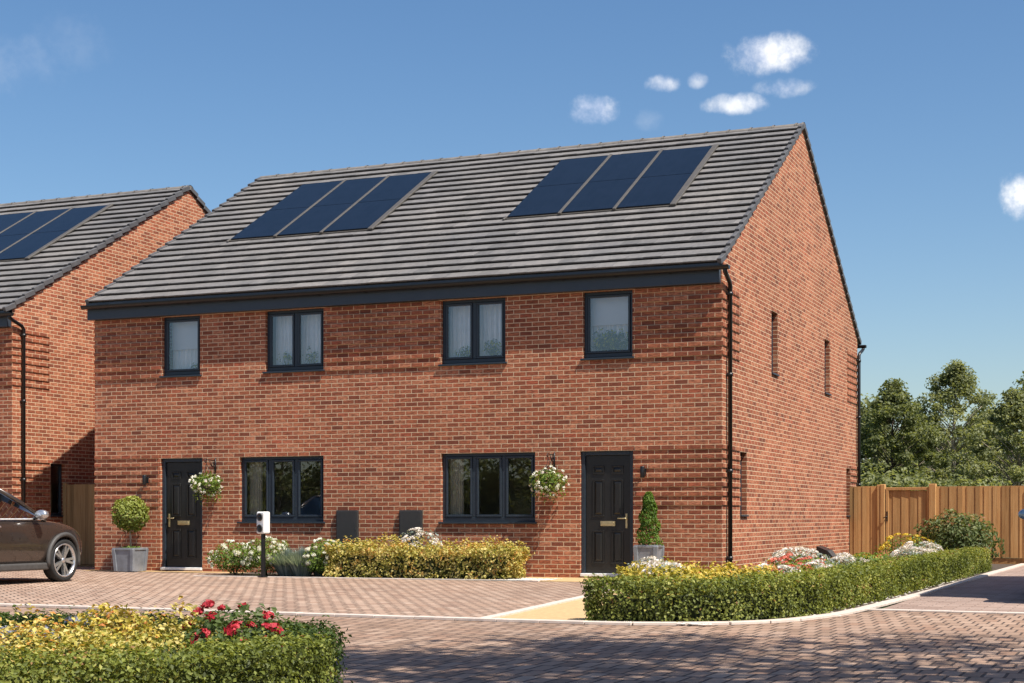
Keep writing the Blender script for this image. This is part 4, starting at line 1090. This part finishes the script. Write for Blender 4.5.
# ------------------------------------------------------------------ cars
def build_car(label, paint, loc, rz=0.0):
    root = empty('parked_car', loc, label, 'car', None, rz)
    st = [(-2.16,.60,.46,.78,.80),(-2.08,.78,.34,.93,.96),(-1.75,.875,.24,1.0,1.03),(-1.0,.90,.21,1.01,1.02),(0,.905,.20,.99,1.0),(.75,.905,.20,.965,.985),
          (1.15,.90,.20,.945,.985),(1.55,.875,.22,.90,.945),(1.88,.80,.25,.80,.85),(2.06,.66,.31,.69,.72),(2.15,.48,.38,.58,.60)]
    bm = bmesh.new(); rings = []
    for (y, w, zb, zs, zt) in st:
        half = [(0,zb),(w*.80,zb),(w*.97,zb+.10),(w*1.0,zb+(zs-zb)*.42),(w*.985,zb+(zs-zb)*.72),(w*.945,zs-.03),(w*.86,zs+.005),(w*.5,zt),(0,zt+.012)]
        pts = half + [(-x, z) for x, z in reversed(half[1:-1])]
        rings.append([bm.verts.new((x, y, z)) for x, z in pts])
    for a, b in zip(rings, rings[1:]):
        n = len(a)
        for j in range(n): bm.faces.new((a[j], b[j], b[(j+1)%n], a[(j+1)%n]))
    bm.faces.new(rings[0]); bm.faces.new(list(reversed(rings[-1])))
    bmesh.ops.recalc_face_normals(bm, faces=bm.faces)
    me = bpy.data.meshes.new('body'); bm.to_mesh(me); bm.free()
    tmp = bpy.data.objects.new('body_tmp', me); col.objects.link(tmp)
    sub = tmp.modifiers.new('s', 'SUBSURF'); sub.levels = sub.render_levels = 2
    cutters = []
    for sx in (-1, 1):
        for wy in (-1.33, 1.33):
            c = MB(); c.lathe([(0,0),(.375,0),(.375,.34),(0,.34)], 32, Matrix.Translation((sx*.60 if sx > 0 else -.94, wy, .335)) @ Matrix.Rotation(R(90),4,'Y'))
            co = c.build('cut', M['rimdark']); 
            b2 = bmesh.new(); b2.from_mesh(co.data); bmesh.ops.remove_doubles(b2, verts=b2.verts, dist=1e-5); bmesh.ops.recalc_face_normals(b2, faces=b2.faces); b2.to_mesh(co.data); b2.free()
            bo = tmp.modifiers.new('b', 'BOOLEAN'); bo.object = co; bo.operation = 'DIFFERENCE'; bo.solver = 'EXACT'; cutters.append(co)
    dg = bpy.context.evaluated_depsgraph_get(); dg.update()
    me2 = bpy.data.meshes.new_from_object(tmp.evaluated_get(dg))
    for c in cutters: bpy.data.objects.remove(c)
    bpy.data.objects.remove(tmp)
    me2.materials.clear(); me2.materials.append(paint)
    for p in me2.polygons: p.use_smooth = True; p.material_index = 0
    me2.set_sharp_from_angle(angle=R(40))
    me2.name = 'body'; link(bpy.data.objects.new('body', me2), root)
    # glasshouse
    def sx_(s, pts): return [(s*x, y, z) for x, y, z in pts]
    A0, A1, B1, C1, C0 = (.80,.92,.975), (.60,.10,1.44), (.615,-.55,1.50), (.58,-1.40,1.42), (.76,-1.98,1.0)
    rf = MB(); n = 10
    prof = [(.60,.10,1.44),(.615,-.2,1.485),(.62,-.6,1.50),(.61,-1.0,1.475),(.58,-1.40,1.42),(.57,-1.62,1.37)]
    for (x0,y0,z0),(x1,y1,z1) in zip(prof, prof[1:]):
        for k in range(n):
            u0, u1 = -1+2*k/n, -1+2*(k+1)/n; h = lambda u: .045*(1-u*u)
            rf.face([(x0*u0,y0,z0+h(u0)),(x1*u0,y1,z1+h(u0)),(x1*u1,y1,z1+h(u1)),(x0*u1,y0,z0+h(u1))], sm=True)
            rf.face([(x0*u0,y0,z0-.03+h(u0)),(x0*u1,y0,z0-.03+h(u1)),(x1*u1,y1,z1-.03+h(u1)),(x1*u0,y1,z1-.03+h(u0))], sm=True)
    rf.build('roof', paint, root)
    for s in (-1, 1):
        pl = MB()
        pl.tube(sx_(s,[(.805,.98,.95),(.70,.52,1.24),(.60,.10,1.45)]), [.035,.032,.035], 8)
        pl.tube(sx_(s,[(.60,.10,1.45),(.625,-.55,1.50),(.585,-1.40,1.425),(.57,-1.62,1.38)]), .030, 8)
        pl.tube(sx_(s,[(.83,-.45,.96),(.625,-.55,1.49)]), [.045,.035], 8)
        pl.tube(sx_(s,[(.82,-1.95,.98),(.70,-1.80,1.2),(.57,-1.55,1.39)]), [.09,.075,.06], 8)
        pl.build('pillar', paint, root)
    for s in (-1, 1):
        w1 = MB(); w1.face(sx_(s,[(.825,.86,.985),(.835,-.42,.985),(.63,-.53,1.48),(.605,.08,1.44)])); w1.build('side_window', M['carglass'], root)
        w1 = MB(); w1.face(sx_(s,[(.835,-.48,.985),(.825,-1.75,1.0),(.60,-1.52,1.38),(.63,-.57,1.48)])); w1.build('side_window', M['carglass'], root)
        tr = MB(); tr.tube(sx_(s,[(.845,.90,.975),(.855,-.45,.975),(.845,-1.85,.99)]), .012, 6); tr.build('window_trim', M['silver'], root)
        sl = MB(); sl.box(min(s*.80,s*.915), max(s*.80,s*.915), -.96, .96, .20, .31); sl.build('sill', M['trim'], root, bevel=.03, seg=3)
        for wy in (-1.33, 1.33):
            ar = MB(); pts = []
            for i in range(19):
                a = R(-12) + R(204)*i/18; pts.append((s*(.905 if abs(a-math.pi/2)<2 else .9), wy+.405*math.cos(a), .335+.405*math.sin(a)))
            xf = lambda y: .905 - .11*max(0, (y-1.35)/.5)**1.5 - .06*max(0, (-1.5-y)/.4)
            pts = [(s*(xf(y)+.004), y, z) for _, y, z in pts]
            ar.tube(pts, .035, 8); ar.build('arch_trim', M['trim'], root)
        mi = MB(); mi.tube(sx_(s,[(.84,.66,.98),(.92,.67,1.0)]), [.025,.022], 8); mi.build('mirror_arm', M['black'], root)
        mi = MB(); c = (s*1.0, .68, 1.045)
        mi.lathe([(0,-.075),(.055,-.07),(.085,-.03),(.09,.03),(.08,.06),(0,.062)], 18, Matrix.Translation(c) @ Matrix.Scale(1.2,4,(1,0,0)) @ Matrix.Scale(.8,4,(0,0,1)) @ Matrix.Rotation(R(90),4,'X'))
        mi.build('mirror', M['rim'] if paint is M['carpaint'] else paint, root)
        for yy in (-.22, -1.25):
            hd = MB(); hd.tube(sx_(s,[(.905,yy+.09,.86),(.93,yy+.06,.865),(.93,yy-.06,.865),(.905,yy-.09,.86)]), .014, 7); hd.build('door_handle', M['rim'], root)
        # door shut lines are narrow dark grooves set just proud of the panel
        hl = MB(); hl.lathe([(0,-.11),(.05,-.09),(.075,0),(.05,.10),(0,.13)], 14, Matrix.Translation((s*.635,1.78,.72)) @ Matrix.Rotation(R(-28*s),4,'Z') @ Matrix.Rotation(R(-90),4,'X') @ Matrix.Scale(1.5,4,(1,0,0)))
        hl.build('headlight', M['lamp'], root)
        tl = MB(); tl.box(min(s*.5,s*.82), max(s*.5,s*.82), -2.12, -2.02, .80, .90); tl.build('tail_light', M['petalr'], root, bevel=.02)
    ws = MB(); ws.face([(.78,.98,.985),(-.78,.98,.985),(-.60,.12,1.45),(.60,.12,1.45)]); ws.build('windscreen', M['carglass'], root)
    ws = MB(); ws.face([(.74,-1.98,1.02),(.56,-1.58,1.39),(-.56,-1.58,1.39),(-.74,-1.98,1.02)]); ws.build('rear_window', M['carglass'], root)
    gr = MB(); gr.box(-.42,.42,2.08,2.155,.44,.56); gr.build('grille', M['black'], root, bevel=.01)
    for s in (-1, 1):
        for wy in (-1.33, 1.33):
            Mx = Matrix.Translation((s*.70, wy, .335)) @ Matrix.Rotation(R(90*s), 4, 'Y')
            t = MB(); t.lathe([(.0,.02),(.20,.02),(.255,.03)], 36, Mx); hub = t.build('wheel', M['rimdark'], root)
            t = MB(); t.lathe([(.245,.0),(.245,.185),(.262,.20),(.31,.205),(.332,.185),(.335,.10),(.332,.02),(.31,.0),(.245,.0)], 40, Mx); t.build('tyre', M['tyre'], hub)
            t = MB(); t.lathe([(.262,.188),(.262,.203),(.243,.200),(.236,.150)], 40, Mx)
            t.lathe([(0,.19),(.035,.188),(.048,.165)], 16, Mx)
            for k in range(5):
                for e in (-1, 1):
                    a0 = 2*math.pi*k/5 + .25; a1 = a0 + e*.17; p = lambda r_, a_, h_: Vector((r_*math.cos(a_), r_*math.sin(a_), h_))
                    w0, w1 = .020, .016; dirv = (p(.242,a1,0)-p(.03,a0,0)); nv = Vector((-dirv.y, dirv.x, 0)).normalized()
                    A_, B_ = p(.03,a0,.178), p(.242,a1,.188)
                    t.face([Mx@(A_-nv*w0), Mx@(A_+nv*w0), Mx@(B_+nv*w1), Mx@(B_-nv*w1)])
                    t.face([Mx@(A_+nv*w0), Mx@(A_+nv*w0-Vector((0,0,.05))), Mx@(B_+nv*w1-Vector((0,0,.05))), Mx@(B_+nv*w1)])
                    t.face([Mx@(A_-nv*w0), Mx@(B_-nv*w1), Mx@(B_-nv*w1-Vector((0,0,.05))), Mx@(A_-nv*w0-Vector((0,0,.05)))])
            t.build('rim', M['rim'], hub)
    # seats seen through the glass
    for s in (-1, 1):
        se = MB(); se.obox(Matrix.Translation((s*.36,-.15,1.0)) @ Matrix.Rotation(R(12),4,'X'), .46,.14,.55); se.obox(Matrix.Translation((s*.36,-.24,1.32)) @ Matrix.Rotation(R(10),4,'X'), .24,.09,.16)
        se.build('seat', M['black'], root, bevel=.04, seg=3)
    return root
build_car('dark brown crossover car parked on the brick drive', M['carpaint'], (-10.20, -5.82, .004))
build_car('blue car parked on the side drive, only its mirror showing', M['bluepaint'], (5.86, -3.2, .004), R(4.5))

# ------------------------------------------------------------------ trees
def tree(name, loc, h, cr, trunk_h, n, size, mat, label, group, nclump=60, seed=1, narrow=1.0, cat='tree', puff=(.20,.36), bark='bark'):
    rs = np.random.default_rng(seed); rl = random.Random(seed)
    root = empty(name, loc, label, cat, group)
    tb = MB(); tb.tube([(0,0,-.05),(rl.uniform(-.1,.1),rl.uniform(-.1,.1),h*.3),(rl.uniform(-.15,.15),rl.uniform(-.15,.15),h*.6),(0,0,h*.93)], [h*.020,h*.015,h*.009,h*.002], 10)
    tb.build('trunk', M[bark], root)
    lb = MB(); cl = []
    ch = h - trunk_h
    for k in range(nclump):
        t = (k+.5)/nclump; t = t**.85
        zc = trunk_h + ch*t
        env = cr*(math.sin(math.pi*min(1, (t*.80+.16)))**.75)*narrow
        if t > .75: env *= 1-.75*((t-.75)/.25)
        a = k*2.39996 + rl.uniform(-.4,.4); e = math.sqrt(rl.uniform(.12, 1.0))*rl.uniform(.82,1.15)
        c = np.array([env*e*math.cos(a), env*e*math.sin(a), zc + rl.uniform(-.05,.05)*ch]); cl.append(c)
        z0 = max(trunk_h*.8, zc - env*.55*e - .2)
        lb.tube([(0,0,z0), tuple(np.array([0,0,z0])*.45+c*.55+np.array([0,0,.05*h*.3])), tuple(c)], [max(.012,h*.006*(1-t)+.006), .012+.002*h*(1-t), .006], 5)
    lb.build('limb', M[bark], root)
    per = n//nclump; PP = []; NN = []; RV = []
    for c in cl:
        rr = cr*rl.uniform(*puff); d = rs.normal(0, 1, (per, 3)); ln = np.linalg.norm(d, axis=1, keepdims=True); d /= ln
        r = rr*rs.random(per)[:, None]**.45
        P = c + d*r*np.array([1.15,1.15,.72]); PP.append(P); NN.append(d*.6+np.array([0,0,.6])); RV.append(np.clip(rs.normal(.42+rl.uniform(-.16,.16), .2, per), 0, 1))
    leaves('crown', mat, np.vstack(PP), np.vstack(NN), size, root, spread=.7, rnd=np.concatenate(RV), aspect=.7, droop=.4)
    return root
def from_px(px, d, z=0):      # a spot at the given image column and distance, for laying out the distant planting once
    r_ = (px-512)/1552.2; c, s = math.cos(YAW), math.sin(YAW)
    return (CAM.x + d*(-s+c*r_), CAM.y + d*(c+s*r_), z)
GT = 'trees beyond the timber fence'
tree('garden_tree', from_px(893,52), 5.35, 1.75, .8, 21000, .105, M['lime'], 'dense dark green tree right behind the gable corner', GT, 125, 3, puff=(.10,.26))
tree('garden_tree', from_px(955,56), 6.45, 2.0, .9, 24000, .100, M['birch'], 'tallest pale green tree behind the long fence', GT, 150, 4, bark='palebark', puff=(.09,.23))
tree('garden_tree', from_px(1016,50), 4.95, 1.9, .6, 18000, .100, M['birch'], 'pale green tree cut off by the picture edge', GT, 120, 5, bark='palebark', puff=(.09,.24))
tree('garden_tree', from_px(922,64), 4.9, 2.2, .5, 12000, .150, M['lime'], 'lower dark tree filling the gap between the two tallest trees', GT, 60, 6)
tree('garden_tree', from_px(990,68), 5.3, 2.4, .5, 12000, .150, M['lime'], 'dark tree seen behind the tallest pale one', GT, 60, 7)
tree('garden_tree', from_px(868,60), 5.2, 1.8, .5, 9000, .150, M['birch'], 'tree mostly hidden by the house corner', GT, 50, 8)
tree('garden_tree', from_px(1045,60), 6.6, 2.4, .7, 10000, .150, M['lime'], 'tree standing just past the picture edge', GT, 50, 18)
shrub('understorey_bush', from_px(880,46)[:2], (1.5,1.0,2.35), 3500, .14, M['lime'], 'dark bush low behind the short fence panel', 'bush', group='bushes behind the fences', bump=.3)
shrub('understorey_bush', from_px(915,47)[:2], (1.6,1.0,1.7), 3500, .14, M['birch'], 'pale bush low behind the timber gate', 'bush', group='bushes behind the fences', bump=.3)
shrub('understorey_bush', from_px(965,47)[:2], (1.8,1.0,2.2), 3800, .14, M['lime'], 'dark bush low behind the long fence', 'bush', group='bushes behind the fences', bump=.3)
shrub('understorey_bush', from_px(1015,46)[:2], (1.6,1.0,1.8), 3500, .14, M['birch'], 'pale bush low behind the far end of the long fence', 'bush', group='bushes behind the fences', bump=.3)
# street trees: one pair shades the near road, the row opposite is what the ground floor glass reflects
GS = 'street trees opposite the houses'
tree('street_tree', (8.9,-15.2,0), 10.6, 2.6, 5.6, 5600, .15, M['lime'], 'tall street tree beside the road whose shade dapples the paving', GS, 44, 21)
tree('street_tree', (6.9,-17.2,0), 10.4, 2.4, 5.6, 4800, .15, M['lime'], 'tall street tree shading the middle of the road', GS, 40, 22)
tree('street_tree', (10.7,-21.4,0), 10.2, 1.7, 5.9, 4200, .15, M['lime'], 'tall street tree nearest the viewer, shading the end of the near hedge', GS, 34, 23)
for i, (x, y, h_) in enumerate([(-13.5,-27,5.3),(-17,-25.5,5.0),(-20.5,-27.5,5.5),(-24,-26,5.2),(-28,-28,5.6),(-10,-29,5.2),(-32,-27,5.4)]):
    tree('street_tree', (x, y, 0), h_, 2.3, .5, 5200, .17, M['lime'] if i % 2 else M['birch'], ['rounded street tree across the road','broad street tree across the road','tall street tree across the road','leafy street tree across the road','wide crowned street tree across the road','slim street tree across the road','far street tree across the road'][i], GS, 40, 30+i)

hedge('reflection_hedge', [(-36,-31),(-26,-31),(-16,-31),(-6,-31)], 1.2, 2.6, 14000, .20, M['lime'], 'tall unseen hedge added across the road to darken the window reflections', 'hedge', M['core'], jitter=.3)  # added hedge fills sky gaps in what the ground floor glass reflects

# ------------------------------------------------------------------ light and sky
elev = math.asin(SUN.z); az = math.atan2(SUN.x, SUN.y)
sd = bpy.data.lights.new('sun', 'SUN'); sd.energy = 5.0; sd.angle = R(.55); sd.color = (1.0, .935, .83)
so = bpy.data.objects.new('sun', sd); col.objects.link(so); so.rotation_euler = SUN.to_track_quat('Z', 'Y').to_euler()

w = bpy.data.worlds.new('World'); scene.world = w; w.use_nodes = True
nt = NT(w.node_tree)
bg = nt.n['Background']; out = nt.n['World Output']
sky = nt.new('ShaderNodeTexSky'); sky.sky_type = 'NISHITA'; sky.sun_disc = False; sky.sun_elevation = elev; sky.sun_rotation = az
sky.altitude = 0; sky.air_density = 1.0; sky.dust_density = 1.1; sky.ozone_density = 1.8
hs = nt.new('ShaderNodeHueSaturation'); hs.inputs['Saturation'].default_value = 1.22; hs.inputs['Hue'].default_value = .501; nt.link(sky.outputs[0], hs.inputs['Color'])
nt.link(hs.outputs[0], bg.inputs[0]); bg.inputs[1].default_value = .088
tc = nt.new('ShaderNodeTexCoord').outputs['Generated']
sep = nt.new('ShaderNodeSeparateXYZ'); nt.link(tc, sep.inputs[0])
azn = nt.math('ARCTAN2', sep.outputs[0], sep.outputs[1]); eln = nt.math('ARCSINE', sep.outputs[2])
n1 = nt.new('ShaderNodeTexNoise'); n1.inputs['Scale'].default_value = 38; n1.inputs['Detail'].default_value = 9; n1.inputs['Roughness'].default_value = .6; nt.link(tc, n1.inputs['Vector'])
n2 = nt.new('ShaderNodeTexNoise'); n2.inputs['Scale'].default_value = 120; n2.inputs['Detail'].default_value = 6; n2.inputs['Roughness'].default_value = .6; nt.link(tc, n2.inputs['Vector'])
nz = nt.math('ADD', nt.math('MULTIPLY', nt.math('SUBTRACT', n1.outputs['Fac'], .5), 3.9), nt.math('MULTIPLY', nt.math('SUBTRACT', n2.outputs['Fac'], .5), 2.0))
def px_dir(x, y):
    r_ = (x-512)/1552.2; u = -(y-517.22)/1552.2; c, s = math.cos(YAW), math.sin(YAW)
    d = Vector((-s+c*r_, c+s*r_, u)).normalized(); return math.atan2(d.x, d.y), math.asin(d.z)
CLOUDS = [(594,110,23,14,.95),(663,83,16,8,.75),(697,80,10,7,.5),(770,54,36,17,1.0),(784,87,24,9,.7),(738,104,30,9,.85),(1021,196,18,20,1.1),(648,120,14,10,.12),(18,62,40,26,.10),(70,40,40,26,.06),
          (1240,120,80,34,1.0),(-220,150,110,40,.9),(-420,250,150,40,.9)]
total = None
for ci, (x, y, rx, ry, op) in enumerate(CLOUDS):
    a0, e0 = px_dir(x, y); k = 1552.2*1.04
    sa, se = rx/k, ry/k
    du = nt.math('DIVIDE', nt.math('SUBTRACT', azn, a0), sa); dv = nt.math('DIVIDE', nt.math('SUBTRACT', eln, e0), se)
    r2 = nt.math('ADD', nt.math('MULTIPLY', du, du), nt.math('MULTIPLY', dv, dv))
    v = nt.math('ADD', nt.math('SUBTRACT', 1.7 if ci == 0 else (1.55 if ci == 3 else 1.35), r2), nz)
    mr = nt.new('ShaderNodeMapRange', interpolation_type='SMOOTHSTEP'); nt.link(v, mr.inputs[0]); mr.inputs[1].default_value = -.2; mr.inputs[2].default_value = 2.6; mr.inputs[4].default_value = op
    # keep the noise from spawning cloud far outside its own patch
    gm = nt.new('ShaderNodeMapRange', interpolation_type='SMOOTHSTEP'); nt.link(r2, gm.inputs[0]); gm.inputs[1].default_value = 2.6; gm.inputs[2].default_value = 1.2; gate_ = gm.outputs[0]
    vv = nt.math('MULTIPLY', mr.outputs[0], gate_)
    total = vv if total is None else nt.math('MAXIMUM', total, vv)
cb = nt.new('ShaderNodeBackground'); nt.link(nt.ramp(n1.outputs['Fac'], [(.40,(.66,.70,.84)),(.60,(1,.985,.97))]), cb.inputs[0]); cb.inputs[1].default_value = .85
mx = nt.new('ShaderNodeMixShader'); nt.link(nt.math('MULTIPLY', total, .95, clamp=True), mx.inputs[0]); nt.link(bg.outputs[0], mx.inputs[1]); nt.link(cb.outputs[0], mx.inputs[2])
nt.link(mx.outputs[0], out.inputs['Surface'])

# ------------------------------------------------------------------ camera and view
cd = bpy.data.cameras.new('camera'); cam = bpy.data.objects.new('camera', cd); col.objects.link(cam)
cd.sensor_width = 36; cd.lens = 1552.2/1024*36; cd.shift_y = (517.22-341.5)/1024; cd.clip_start = .1; cd.clip_end = 3000
cam.location = CAM; cam.rotation_euler = (R(90), 0, YAW)
scene.camera = cam
vs = scene.view_settings; vs.view_transform = 'Standard'; vs.look = 'None'; vs.exposure = 0.62; vs.gamma = 1; vs.use_curve_mapping = False
scene.cycles.max_bounces = 8; scene.cycles.transparent_max_bounces = 16
scene.cycles.use_denoising = True
